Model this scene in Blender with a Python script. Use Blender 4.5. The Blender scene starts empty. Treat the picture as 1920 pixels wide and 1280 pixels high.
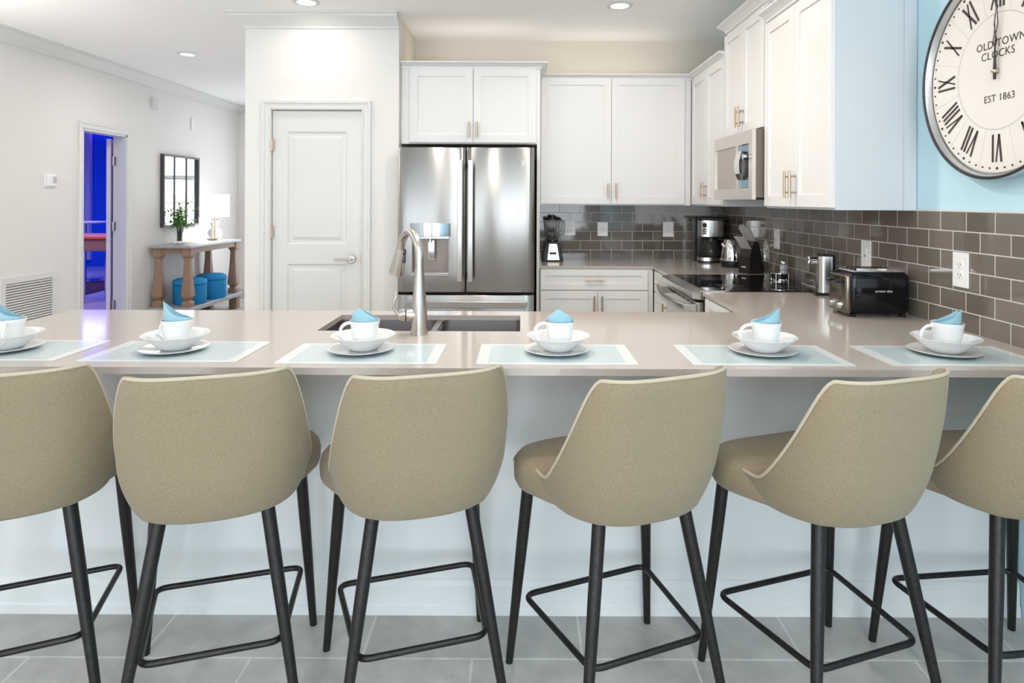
import bpy, bmesh, math, random
from mathutils import Vector, Matrix
random.seed(4)
R = math.radians
PI = math.pi
S = bpy.context.scene
COL = S.collection

# ------------------------------------------------------------------ camera, world, exposure, daylight
F = 1206.0          # focal length in pixels of the 1920 wide frame
HC = 1.41           # eye height
X0, Y0 = 980.0, 375.0
cd = bpy.data.cameras.new('camera'); cam = bpy.data.objects.new('camera', cd); COL.objects.link(cam)
cd.sensor_width = 36.0; cd.sensor_fit = 'HORIZONTAL'; cd.lens = F / 1920 * 36.0
cd.shift_x = -(X0 - 960) / 1920; cd.shift_y = -(640 - Y0) / 1920
cd.clip_start = 0.05; cd.clip_end = 100
cam.location = (0, 0, HC); cam.rotation_euler = (PI / 2, -0.0040, 0)
S.camera = cam

w = bpy.data.worlds.new('sky'); S.world = w; w.use_nodes = True
bg = w.node_tree.nodes['Background']; bg.inputs[0].default_value = (0.80, 0.90, 1.0, 1); bg.inputs[1].default_value = 1.5

S.view_settings.view_transform = 'Standard'; S.view_settings.look = 'None'
S.view_settings.gamma = 1.0; S.view_settings.exposure = 0.14
try: S.view_settings.use_curve_mapping = False
except Exception: pass
S.cycles.use_denoising = True
S.cycles.max_bounces = 10; S.cycles.diffuse_bounces = 6; S.cycles.glossy_bounces = 6; S.cycles.transmission_bounces = 8
S.cycles.caustics_reflective = False; S.cycles.caustics_refractive = False
S.cycles.sample_clamp_indirect = 6.0

def area(name, loc, rot, sx, sy, power, color, shape='RECTANGLE', parent=None):
    l = bpy.data.lights.new(name, 'AREA'); l.shape = shape; l.size = sx
    if shape in ('RECTANGLE', 'ELLIPSE'): l.size_y = sy
    l.energy = power; l.color = color
    o = bpy.data.objects.new(name, l); COL.objects.link(o); o.location = loc; o.rotation_euler = rot
    if parent: o.parent = parent
    return o

DAY = (0.86, 0.93, 1.0)
WARM = (1.0, 0.90, 0.80)
# daylight through the glass doors and windows behind the camera and through the entrance glazing
P_DAYL, P_DAYR, P_HALL, P_DOWN = 60, 76, 22, 8.0
P_TOP, P_UP = .70, 19
area('daylight', (-2.55, -3.12, 1.25), (R(102), 0, 0), 2.3, 2.3, P_DAYL, DAY)
area('daylight', (0.35, -3.12, 1.25), (R(102), 0, 0), 2.0, 2.3, P_DAYR, DAY)
area('daylight', (-3.02, 9.46, 1.25), (R(-90), 0, 0), 1.0, 2.1, P_HALL, DAY)

# ------------------------------------------------------------------ materials
MATS = {}
def mat(name, col, rough=0.5, metal=0.0, bump=None, spec=0.5, trans=0.0, emit=None, noise=None, coat=0.0, ior=1.45, sheen=0.0):
    if name in MATS: return MATS[name]
    m = bpy.data.materials.new(name); m.use_nodes = True; nt = m.node_tree; N = nt.nodes; L = nt.links
    b = N['Principled BSDF']
    b.inputs['Base Color'].default_value = (*col, 1); b.inputs['Roughness'].default_value = rough
    b.inputs['Metallic'].default_value = metal; b.inputs['Specular IOR Level'].default_value = spec
    b.inputs['Transmission Weight'].default_value = trans; b.inputs['IOR'].default_value = ior
    b.inputs['Coat Weight'].default_value = coat; b.inputs['Coat Roughness'].default_value = 0.05
    b.inputs['Sheen Weight'].default_value = sheen
    if emit:
        b.inputs['Emission Color'].default_value = (*emit[0], 1); b.inputs['Emission Strength'].default_value = emit[1]
    if bump or noise:
        tc = N.new('ShaderNodeTexCoord')
    if noise:     # (scale, amount, stretch)
        mp = N.new('ShaderNodeMapping'); mp.inputs['Scale'].default_value = noise[2] if len(noise) > 2 else (1, 1, 1)
        nz = N.new('ShaderNodeTexNoise'); nz.inputs['Scale'].default_value = noise[0]; nz.inputs['Detail'].default_value = 4
        L.new(tc.outputs['Object'], mp.inputs[0]); L.new(mp.outputs[0], nz.inputs[0])
        rp = N.new('ShaderNodeMapRange'); rp.inputs['From Min'].default_value = .25; rp.inputs['From Max'].default_value = .75
        rp.inputs['To Min'].default_value = 1 - noise[1]; rp.inputs['To Max'].default_value = 1 + noise[1]
        mx = N.new('ShaderNodeMix'); mx.data_type = 'RGBA'; mx.blend_type = 'MULTIPLY'; mx.inputs[0].default_value = 1
        L.new(nz.outputs[0], rp.inputs[0]); mx.inputs[6].default_value = (*col, 1)
        L.new(rp.outputs[0], mx.inputs[7]); L.new(mx.outputs[2], b.inputs['Base Color'])
    if bump:      # (scale, strength, stretch)
        mp2 = N.new('ShaderNodeMapping'); mp2.inputs['Scale'].default_value = bump[2] if len(bump) > 2 else (1, 1, 1)
        nb = N.new('ShaderNodeTexNoise'); nb.inputs['Scale'].default_value = bump[0]; nb.inputs['Detail'].default_value = 3
        bp = N.new('ShaderNodeBump'); bp.inputs['Strength'].default_value = bump[1]; bp.inputs['Distance'].default_value = 0.01
        L.new(tc.outputs['Object'], mp2.inputs[0]); L.new(mp2.outputs[0], nb.inputs[0])
        L.new(nb.outputs[0], bp.inputs['Height']); L.new(bp.outputs[0], b.inputs['Normal'])
    MATS[name] = m
    return m

def brick_mat(name, c1, c2, cm, bw, bh, mortar, axis, off, rough, spec=0.5, noise=0.0, wav=0.0, coat=0.0, mrough=.7, nscale=6):
    m = bpy.data.materials.new(name); m.use_nodes = True; nt = m.node_tree; N = nt.nodes; L = nt.links
    b = N['Principled BSDF']; b.inputs['Specular IOR Level'].default_value = spec; b.inputs['Coat Weight'].default_value = coat
    g = N.new('ShaderNodeNewGeometry'); sp = N.new('ShaderNodeSeparateXYZ'); cb = N.new('ShaderNodeCombineXYZ')
    L.new(g.outputs['Position'], sp.inputs[0])
    for k, (a, o_) in enumerate(zip(axis, off)):
        ad = N.new('ShaderNodeMath'); ad.operation = 'ADD'; ad.inputs[1].default_value = o_
        L.new(sp.outputs['XYZ'.index(a)], ad.inputs[0]); L.new(ad.outputs[0], cb.inputs[k])
    br = N.new('ShaderNodeTexBrick'); br.inputs['Scale'].default_value = 1
    br.inputs['Color1'].default_value = (*c1, 1); br.inputs['Color2'].default_value = (*c2, 1); br.inputs['Mortar'].default_value = (*cm, 1)
    br.inputs['Brick Width'].default_value = bw; br.inputs['Row Height'].default_value = bh
    br.inputs['Mortar Size'].default_value = mortar; br.inputs['Mortar Smooth'].default_value = 0.1
    br.offset = 0.5; br.squash = 1
    L.new(cb.outputs[0], br.inputs['Vector'])
    out = br.outputs['Color']
    if noise:
        nz = N.new('ShaderNodeTexNoise'); nz.inputs['Scale'].default_value = nscale; nz.inputs['Detail'].default_value = 8; nz.inputs['Roughness'].default_value = .65
        L.new(g.outputs['Position'], nz.inputs[0])
        rp = N.new('ShaderNodeMapRange'); rp.inputs['From Min'].default_value = .3; rp.inputs['From Max'].default_value = .7
        rp.inputs['To Min'].default_value = 1 - noise; rp.inputs['To Max'].default_value = 1 + noise
        mx = N.new('ShaderNodeMix'); mx.data_type = 'RGBA'; mx.blend_type = 'MULTIPLY'; mx.inputs[0].default_value = 1
        L.new(nz.outputs[0], rp.inputs[0]); L.new(out, mx.inputs[6]); L.new(rp.outputs[0], mx.inputs[7]); out = mx.outputs[2]
    L.new(out, b.inputs['Base Color'])
    mr = N.new('ShaderNodeMapRange'); mr.inputs['To Min'].default_value = rough; mr.inputs['To Max'].default_value = mrough
    L.new(br.outputs['Fac'], mr.inputs[0]); L.new(mr.outputs[0], b.inputs['Roughness'])
    inv = N.new('ShaderNodeMath'); inv.operation = 'SUBTRACT'; inv.inputs[0].default_value = 1
    L.new(br.outputs['Fac'], inv.inputs[1])
    h = inv.outputs[0]
    if wav:
        nw = N.new('ShaderNodeTexNoise'); nw.inputs['Scale'].default_value = 9; nw.inputs['Detail'].default_value = 1
        L.new(g.outputs['Position'], nw.inputs[0])
        ml = N.new('ShaderNodeMath'); ml.operation = 'MULTIPLY_ADD'; ml.inputs[1].default_value = wav
        L.new(nw.outputs[0], ml.inputs[0]); L.new(h, ml.inputs[2]); h = ml.outputs[0]
    bp = N.new('ShaderNodeBump'); bp.inputs['Strength'].default_value = .6; bp.inputs['Distance'].default_value = 0.002
    L.new(h, bp.inputs['Height']); L.new(bp.outputs[0], b.inputs['Normal'])
    MATS[name] = m
    return m

WHITE = mat('white cabinet paint', (.77, .765, .755), .35)
TRIM = mat('white trim paint', (.70, .695, .68), .35)
WALLW = mat('white wall paint', (.76, .74, .715), .8, bump=(220, .06))
WALLB = mat('beige wall paint', (.72, .65, .57), .8, bump=(220, .06))
WALLBLUE = mat('sky blue wall paint', (.52, .75, .84), .7, bump=(220, .06))
CEIL = mat('ceiling paint', (.94, .935, .925), .85)
QUARTZ = mat('taupe quartz', (.47, .41, .37), .10, noise=(350, .07), spec=.65)
STEEL = mat('brushed steel', (.60, .585, .565), .24, 1.0, bump=(60, .012, (14, 1, 0.15)))
STEELD = mat('dark steel', (.28, .26, .24), .35, 1.0)
FRIDGE = mat('fridge steel', (.35, .345, .335), .20, 1.0, bump=(9, .05, (1.6, 1, .25)))
for _n in ('fridge steel',):
    _m = MATS[_n]; _b = _m.node_tree.nodes['Principled BSDF']; _t = _m.node_tree.nodes.new('ShaderNodeTangent')
    _t.direction_type = 'RADIAL'; _t.axis = 'Z'; _b.inputs['Anisotropic'].default_value = .9; _b.inputs['Anisotropic Rotation'].default_value = .25
    _b.inputs['Roughness'].default_value = .26
    _m.node_tree.links.new(_t.outputs[0], _b.inputs['Tangent'])
NICKEL = mat('satin nickel', (.62, .58, .53), .27, 1.0)
CHROME = mat('polished metal', (.75, .74, .73), .08, 1.0)
BRASS = mat('champagne bronze', (.56, .44, .32), .32, 1.0)
BLACK = mat('black plastic', (.012, .012, .014), .22)
BLACKG = mat('black glass', (.006, .006, .006), .03, spec=.7)
DARKGAP = mat('shadow brown', (.06, .045, .03), .6)
SINKM = mat('sink steel', (.33, .31, .30), .32, 1.0)
CHINA = mat('white china', (.76, .76, .76), .12, coat=.3)
MATW = mat('placemat white border', (.68, .70, .69), .10, spec=.6)
MATB = mat('placemat pale blue', (.50, .58, .60), .12, spec=.6)
NAPK = mat('pale blue napkin', (.33, .54, .63), .75, bump=(500, .1))
FABRIC = mat('beige woven fabric', (.262, .205, .130), .92, noise=(230, .16), bump=(420, .25), sheen=.15)
PIPING = mat('beige piping cloth', (.48, .41, .31), .9, bump=(420, .2))
LEGM = mat('dark bronze metal', (.030, .028, .028), .38, .6, noise=(120, .35))
PLASTW = mat('white plastic', (.85, .85, .84), .3)
PLASTG = mat('grey plastic', (.45, .47, .48), .4)
SLOT = mat('socket slot', (.25, .24, .22), .5)
PANEL = mat('white peninsula paint', (.75, .77, .77), .5)
COOLLIT = mat('cool lit cabinet white', (.62, .655, .685), .45)  # cabinet white with the dim bluish daylight on it painted into the colour
WOOD = mat('weathered brown wood', (.30, .19, .125), .55, noise=(18, .25, (1, 1, 8)))
WOODG = mat('grey washed wood', (.36, .36, .38), .35, noise=(14, .15, (8, 1, 1)))
TEAL = mat('blue upholstery', (.010, .24, .54), .8, bump=(300, .15))
LEAF = mat('green leaf', (.13, .30, .07), .5)
STEM = mat('green stem', (.12, .2, .06), .6)
GLASS = mat('clear glass', (.96, .98, .98), .02, trans=1.0, ior=1.35)
BJAR = mat('clear jar plastic', (.86, .86, .84), .05, trans=.97, ior=1.15)
SMOKE = mat('smoky glass', (.55, .55, .53), .03, trans=.95, ior=1.3)
SHADE = mat('lit lamp shade', (.95, .94, .9), .8, emit=((1, .98, .95), 1.6))
LENS = mat('lit downlight lens', (1, 1, 1), .5, emit=((1, .97, .92), 6))
LED = mat('led strip', (.6, .6, 1), .5, emit=((.20, .13, 1), 3.2))
LEDDOT = mat('led dots', (.9, .9, 1), .5, emit=((.75, .75, 1), 4))
MIRROR = mat('mirror glass', (.9, .92, .93), .01, 1.0)
FRAMEK = mat('dark grey frame', (.05, .055, .06), .4)
ROOMB = mat('deep blue wall paint', (.01, .14, .80), .7)
ROOMW = mat('pale lilac paint', (.72, .66, .80), .6)
RUG = mat('dark plum rug', (.07, .02, .04), .95)
CREAM = mat('clock face cream', (.86, .80, .74), .45)
INK = mat('dark clock paint', (.055, .04, .035), .5)
GROOVE = mat('clock face groove', (.66, .61, .56), .6)
SILVERR = mat('clock rim silver', (.62, .63, .62), .3, .8)
LOGO = mat('logo silver', (.80, .79, .77), .3, .3)
LOGOG = mat('logo grey', (.22, .22, .22), .4)
LCD = mat('control display', (.05, .08, .10), .1, emit=((.25, .45, .65), .25))
SPICE = mat('white salt', (.75, .74, .70), .8)
FLOOR = brick_mat('grey stone floor tile', (.43, .42, .40), (.51, .495, .47), (.66, .65, .62), .68, .335, .0045, 'XY',
                  (1.17 + 68, -1.977 + .335 * 21), .30, .45, .30, 0, 0, .6, 3.2)
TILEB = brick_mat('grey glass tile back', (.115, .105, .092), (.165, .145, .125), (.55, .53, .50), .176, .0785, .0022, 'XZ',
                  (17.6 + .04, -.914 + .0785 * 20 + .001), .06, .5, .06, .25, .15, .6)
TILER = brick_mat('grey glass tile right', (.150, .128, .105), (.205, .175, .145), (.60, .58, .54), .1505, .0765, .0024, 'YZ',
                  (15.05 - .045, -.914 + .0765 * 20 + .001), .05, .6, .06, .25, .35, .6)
WALNUT = mat('red brown wood', (.33, .12, .06), .4)

# ------------------------------------------------------------------ mesh building
class MB:
    def __init__(s): s.v = []; s.f = []; s.m = []; s.sm = []
    def add(s, verts, faces, mi=0, smooth=False, M=None):
        n = len(s.v)
        s.v += [tuple(M @ Vector(p)) for p in verts] if M is not None else [tuple(p) for p in verts]
        for f in faces: s.f.append([n + i for i in f]); s.m.append(mi); s.sm.append(smooth)
        return s
    def addbm(s, bm, mi=0, smooth=False, M=None):
        bm.verts.ensure_lookup_table(); bm.verts.index_update()
        s.add([v.co.copy() for v in bm.verts], [[v.index for v in f.verts] for f in bm.faces], mi, smooth, M); bm.free(); return s
    def box(s, x0, x1, y0, y1, z0, z1, bev=0.0, mi=0, seg=2, M=None):
        bm = bmesh.new()
        T = Matrix.Translation(((x0 + x1) / 2, (y0 + y1) / 2, (z0 + z1) / 2)) @ Matrix.Diagonal((abs(x1 - x0), abs(y1 - y0), abs(z1 - z0), 1))
        bmesh.ops.create_cube(bm, size=1, matrix=T)
        if bev > 0:
            bmesh.ops.bevel(bm, geom=bm.edges[:], offset=bev, segments=seg, profile=.5, affect='EDGES')
        return s.addbm(bm, mi, bev > 0 and seg > 2, M)
    def lathe(s, prof, c=(0, 0, 0), n=32, mi=0, smooth=True, M=None, sx=1, sy=1, cap=True):
        V = []; Fc = []
        k = len(prof)
        for (r, z) in prof:
            for i in range(n):
                a = 2 * PI * i / n
                V.append((c[0] + r * sx * math.cos(a), c[1] + r * sy * math.sin(a), c[2] + z))
        for j in range(k - 1):
            for i in range(n):
                a = j * n + i; b = j * n + (i + 1) % n
                Fc.append((a, b, b + n, a + n))
        if cap:
            if prof[0][0] > 1e-5: Fc.append(tuple(reversed(range(n))))
            if prof[-1][0] > 1e-5: Fc.append(tuple(range((k - 1) * n, k * n)))
        return s.add(V, Fc, mi, smooth, M)
    def tube(s, pts, rad, n=12, mi=0, closed=False, cap=True, smooth=True, sq=None):
        pts = [Vector(p) for p in pts]; k = len(pts)
        if not isinstance(rad, (list, tuple)): rad = [rad] * k
        V = []; Fc = []; up = None
        for i, p in enumerate(pts):
            if closed: t = (pts[(i + 1) % k] - pts[i - 1]).normalized()
            elif i == 0: t = (pts[1] - p).normalized()
            elif i == k - 1: t = (p - pts[i - 1]).normalized()
            else: t = ((pts[i + 1] - p).normalized() + (p - pts[i - 1]).normalized()).normalized()
            if up is None:
                up = Vector((0, 0, 1)) if abs(t.z) < .9 else Vector((0, 1, 0))
            a = (up - t * up.dot(t)).normalized(); b = t.cross(a); up = a
            for j in range(n):
                th = 2 * PI * j / n
                V.append(p + (a * math.cos(th) * (sq or 1) + b * math.sin(th)) * rad[i])
        last = k if closed else k - 1
        for i in range(last):
            for j in range(n):
                q = ((i + 1) % k) * n
                Fc.append((i * n + j, i * n + (j + 1) % n, q + (j + 1) % n, q + j))
        if cap and not closed:
            Fc.append(tuple(reversed(range(n)))); Fc.append(tuple(range((k - 1) * n, k * n)))
        return s.add(V, Fc, mi, smooth)
    def prism(s, poly, z0, z1, mi=0, M=None, smooth=False):       # poly in xy, extruded along z
        n = len(poly)
        V = [(x, y, z0) for x, y in poly] + [(x, y, z1) for x, y in poly]
        Fc = [tuple(reversed(range(n))), tuple(range(n, 2 * n))] + [(i, (i + 1) % n, n + (i + 1) % n, n + i) for i in range(n)]
        return s.add(V, Fc, mi, smooth, M)
    def cells(s, xs, ys, filled, z0, z1, mi=0, M=None):            # slab out of rectangular cells, no inner faces
        V = []; Fc = []
        nx, ny = len(xs) - 1, len(ys) - 1
        idx = {}
        def vid(i, j, k):
            if (i, j, k) not in idx:
                idx[(i, j, k)] = len(V); V.append((xs[i], ys[j], (z0, z1)[k]))
            return idx[(i, j, k)]
        def on(i, j): return 0 <= i < nx and 0 <= j < ny and filled(i, j)
        for i in range(nx):
            for j in range(ny):
                if not on(i, j): continue
                Fc.append((vid(i, j, 1), vid(i + 1, j, 1), vid(i + 1, j + 1, 1), vid(i, j + 1, 1)))
                Fc.append((vid(i, j, 0), vid(i, j + 1, 0), vid(i + 1, j + 1, 0), vid(i + 1, j, 0)))
                if not on(i, j - 1): Fc.append((vid(i, j, 0), vid(i + 1, j, 0), vid(i + 1, j, 1), vid(i, j, 1)))
                if not on(i, j + 1): Fc.append((vid(i + 1, j + 1, 0), vid(i, j + 1, 0), vid(i, j + 1, 1), vid(i + 1, j + 1, 1)))
                if not on(i - 1, j): Fc.append((vid(i, j + 1, 0), vid(i, j, 0), vid(i, j, 1), vid(i, j + 1, 1)))
                if not on(i + 1, j): Fc.append((vid(i + 1, j, 0), vid(i + 1, j + 1, 0), vid(i + 1, j + 1, 1), vid(i + 1, j, 1)))
        return s.add(V, Fc, mi, False, M)
    def sweep(s, path, prof, closed=False, mi=0, smooth=False):    # prof (d,z): d to the left of the path
        n = len(path); k = len(prof); V = []; Fc = []
        P = [Vector(p).to_2d() for p in path]
        for i in range(n):
            d1 = (P[i] - P[i - 1]).normalized() if (i > 0 or closed) else None
            d2 = (P[(i + 1) % n] - P[i]).normalized() if (i < n - 1 or closed) else None
            d1 = d1 or d2; d2 = d2 or d1
            n1 = Vector((-d1.y, d1.x)); n2 = Vector((-d2.y, d2.x))
            m = (n1 + n2); m = m / max(1e-6, m.dot(n1))
            for (d, z) in prof: V.append((P[i].x + m.x * d, P[i].y + m.y * d, z))
        for i in range(n if closed else n - 1):
            for j in range(k):
                q = ((i + 1) % n) * k
                Fc.append((i * k + j, q + j, q + (j + 1) % k, i * k + (j + 1) % k))
        if not closed:
            Fc.append(tuple(range(k))); Fc.append(tuple(reversed(range((n - 1) * k, n * k))))
        return s.add(V, Fc, mi, smooth)
    def text(s, body, size, M, depth=.0006, mi=0, spacing=1.0):
        c = bpy.data.curves.new('lettering', 'FONT'); c.body = body; c.size = size; c.extrude = depth
        c.align_x = 'CENTER'; c.align_y = 'CENTER'; c.space_character = spacing; c.resolution_u = 3
        o = bpy.data.objects.new('lettering', c); COL.objects.link(o)
        bpy.context.view_layer.update()
        me = o.to_mesh()
        s.add([v.co.copy() for v in me.vertices], [list(p.vertices) for p in me.polygons], mi, False, M)
        o.to_mesh_clear(); bpy.data.objects.remove(o); bpy.data.curves.remove(c)
        return s
    def frame(s, u0, u1, v0, v1, t, w0, w1, M, mi=0):      # flat rectangular ring without overlapping boxes
        return s.cells([u0, u0 + t, u1 - t, u1], [v0, v0 + t, v1 - t, v1], lambda i, j: not (i == 1 and j == 1), w0, w1, mi, M)
    def build(s, name, mats, parent=None, world=False, loc=None, auto=40, label=None):
        if not isinstance(mats, (list, tuple)): mats = [mats]
        me = bpy.data.meshes.new(name)
        vs = s.v
        if parent is not None and world:
            iv = parent_world(parent).inverted()
            vs = [tuple(iv @ Vector(p)) for p in vs]
        me.from_pydata(vs, [], s.f)
        for m in mats: me.materials.append(m)
        me.polygons.foreach_set('material_index', s.m)
        bm = bmesh.new(); bm.from_mesh(me)
        bmesh.ops.recalc_face_normals(bm, faces=bm.faces[:])
        for f, q in zip(bm.faces, s.sm): f.smooth = q
        for e in bm.edges:
            if len(e.link_faces) == 2 and e.calc_face_angle(0) > R(auto): e.smooth = False
        bm.to_mesh(me); bm.free()
        o = bpy.data.objects.new(name, me); COL.objects.link(o)
        if parent is not None: o.parent = parent
        if loc: o.location = loc
        if label: o['label'] = label
        return o

def parent_world(p):
    M = Matrix.Identity(4); q = p; chain = []
    while q is not None: chain.append(q); q = q.parent
    for q in reversed(chain):
        M = M @ Matrix.Translation(q.location) @ q.rotation_euler.to_matrix().to_4x4()
    return M

def thing(name, label, cat, loc=(0, 0, 0), rz=0, group=None):
    o = bpy.data.objects.new(name, None); COL.objects.link(o); o.empty_display_size = .05
    o.location = loc; o.rotation_euler = (0, 0, rz)
    o['label'] = label; o['category'] = cat
    if group: o['group'] = group
    return o
def tag(o, label, cat, group=None):
    o['label'] = label; o['category'] = cat
    if group: o['group'] = group
    return o
def struct(name, mb, m, parent=None, label=None):
    o = mb.build(name, m, parent, world=parent is not None)
    if parent is None: o['kind'] = 'structure'
    if label: o['label'] = label
    return o
def dup(root, loc, rz, label, group=None):
    r = root.copy(); COL.objects.link(r); r.location = loc; r.rotation_euler = (0, 0, rz); r['label'] = label
    if group: r['group'] = group
    for ch in list(root.children):
        c = ch.copy(); COL.objects.link(c); c.parent = r
        for g in list(ch.children):
            d = g.copy(); COL.objects.link(d); d.parent = c
    return r

# ------------------------------------------------------------------ room shell
XL, XR, XP, XPS = -4.15, 1.70, -2.03, -.908
YP, YB, YE, YR = 4.70, 5.45, 9.40, -3.20
ZC = 2.76
T = .12
struct('floor', MB().box(-4.30, 1.9, YR - .2, YE + .2, -.1, 0), FLOOR, label='grey stone tile floor')
struct('ceiling', MB().box(-4.30, 1.9, YR - .2, YE + .2, ZC, ZC + .1), CEIL)
# left wall with doorway: build in (y,z) plane
Mx = lambda x: Matrix(((0, 0, 1, x), (1, 0, 0, 0), (0, 1, 0, 0), (0, 0, 0, 1)))     # (u,v,w)->(x+w,u,v)
My = lambda y: Matrix(((1, 0, 0, 0), (0, 0, 1, y), (0, 1, 0, 0), (0, 0, 0, 1)))     # (u,v,w)->(u,y+w,v)
DY0, DY1, DZ = 6.06, 6.74, 2.07
struct('wall_left', MB().cells([YR, DY0, DY1, YE + T], [0, DZ, ZC], lambda i, j: not (i == 1 and j == 0), -T, 0, M=Mx(XL)), WALLW)
# far end wall of the hall with tall glazing
struct('wall_end', MB().cells([XL, -3.52, -2.52, XP], [0, .20, 2.30, ZC], lambda i, j: not (i == 1 and j == 1), 0, T, M=My(YE)), WALLW)
# pantry front wall with door opening, and its side walls
PX0, PX1, PZ = -1.838, -1.175, 2.062
struct('wall_pantry', MB().cells([XP, PX0, PX1, XPS], [0, PZ, ZC], lambda i, j: not (i == 1 and j == 0), 0, .11, M=My(YP)), WALLW)
struct('wall_hall', MB().box(XP, XP + .11, YP + .11, YE, 0, ZC), WALLW)
struct('wall_alcove', MB().box(XPS - .11, XPS, YP + .11, YB, 0, ZC), WALLB)
struct('wall_back', MB().box(XPS - .11, XR, YB, YB + T, 0, ZC), WALLB)
struct('wall_right', MB().box(XR, XR + T, YR, YB + T, 0, ZC), WALLBLUE, label='sky blue painted side wall')
struct('wall_rear', MB().cells([XL, -3.75, -1.35, -.70, 1.40, XR], [0, .08, 2.42, ZC], lambda i, j: not (i in (1, 3) and j == 1), -T, 0, M=My(YR)), WALLW)
def window(n, x0, x1, z0, z1, y, nx, bars, th=.06):
    b = MB()
    b.frame(x0, x1, z0, z1, th, -.03, .03, My(y))
    for k in range(1, nx):
        q = x0 + (x1 - x0) * k / nx; b.box(q - th / 2, q + th / 2, y - .025, y + .025, z0, z1)
    for zb in bars: b.box(x0, x1, y - .025, y + .025, zb - th / 2, zb + th / 2)
    o = struct('window_%d' % n, b, TRIM)
    return o
window(1, -3.75, -1.35, .08, 2.42, YR - .03, 2, [])
window(2, -.70, 1.40, .08, 2.42, YR - .03, 2, [])
window(3, -3.52, -2.52, .20, 2.30, YE + .03, 1, [1.72])
# crown mouldings
def crown(d=.105, h=.105, z=ZC):
    return [(0, z), (0, z - h), (d * .12, z - h), (d * .16, z - h * .86), (d * .45, z - h * .62), (d * .82, z - h * .30), (d * .86, z - h * .16), (d, z - h * .12), (d, z)]
# left of the travel direction is the room side
struct('trim_1', MB().sweep([(XL, YE), (XL, YR)], crown()), TRIM)
struct('trim_2', MB().sweep([(XP, YE), (XL, YE)], crown()), TRIM)
struct('trim_3', MB().sweep([(XPS, YP), (XP, YP), (XP, YE)], crown()), TRIM)
base = lambda h=.13, t=.015: [(0, 0), (0, h), (t * .5, h), (t * .7, h * .88), (t, h * .82), (t, 0)]
struct('baseboard_left', MB().sweep([(XL, YE), (XL, DY1 + .075)], base()).sweep([(XL, DY0 - .075), (XL, YR)], base()), TRIM)
struct('baseboard_end', MB().sweep([(XP, YE), (XL, YE)], base()), TRIM)
struct('baseboard_pantry', MB().sweep([(XPS, YP), (PX1 + .085, YP)], base()).sweep([(PX0 - .085, YP), (XP, YP), (XP, YE)], base()), TRIM)

# casing: profiled frame round an opening; path goes up, across, down, in the wall plane
def casing(u0, u1, v1, width, M, name, parent):
    prof = [(0, 0), (0, .011), (width * .14, .018), (width * .2, .012), (width * .62, .014), (width * .70, .021), (width * .94, .023), (width, .018), (width, 0)]
    b = MB(); V = []; Fc = []
    path = [(u0, 0), (u0, v1), (u1, v1), (u1, 0)]
    nrm = [(-1, 0), (-1, 1), (1, 1), (1, 0)]
    for (p, q) in zip(path, nrm):
        for (d, h) in prof: V.append((p[0] + q[0] * d, p[1] + q[1] * d, h))
    k = len(prof)
    for i in range(3):
        for j in range(k - 1): Fc.append((i * k + j, (i + 1) * k + j, (i + 1) * k + j + 1, i * k + j + 1))
    b.add(V, Fc, 0, False, M)
    return b.build(name, TRIM, parent, world=parent is not None)
def door_leaf(w_, h_, panels, th=.035):
    """panelled slab in local coords x 0..w, y 0 (front) .. th, z 0..h; moulded panels sunk into both faces"""
    b = MB(); st = panels[0][0]
    xs = [0, panels[0][0], panels[0][1], w_]; zs = [0]
    for p in sorted(panels, key=lambda p: p[2]): zs += [p[2], p[3]]
    zs.append(h_)
    for side in (0, 1):
        y = 0 if side == 0 else th; s_ = 1 if side == 0 else -1
        V = []; Fc = []
        for i in range(len(xs) - 1):
            for j in range(len(zs) - 1):
                hole = (i == 1 and j % 2 == 1)
                a, c, e, g = xs[i], xs[i + 1], zs[j], zs[j + 1]
                if not hole:
                    n = len(V); V += [(a, y, e), (c, y, e), (c, y, g), (a, y, g)]; Fc.append((n, n + 1, n + 2, n + 3))
                else:
                    rings = [(0, 0), (.012, .010), (.030, .010), (.052, .002)]
                    n = len(V)
                    for (ins, dp) in rings:
                        V += [(a + ins, y + s_ * dp, e + ins), (c - ins, y + s_ * dp, e + ins), (c - ins, y + s_ * dp, g - ins), (a + ins, y + s_ * dp, g - ins)]
                    for r_ in range(3):
                        for q in range(4):
                            Fc.append((n + r_ * 4 + q, n + r_ * 4 + (q + 1) % 4, n + r_ * 4 + 4 + (q + 1) % 4, n + r_ * 4 + 4 + q))
                    Fc.append((n + 12, n + 13, n + 14, n + 15))
        b.add(V, Fc)
    b.add([(0, 0, 0), (w_, 0, 0), (w_, th, 0), (0, th, 0), (0, 0, h_), (w_, 0, h_), (w_, th, h_), (0, th, h_)],
          [(0, 3, 2, 1), (4, 5, 6, 7), (0, 4, 7, 3), (1, 2, 6, 5)])
    return b
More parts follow.
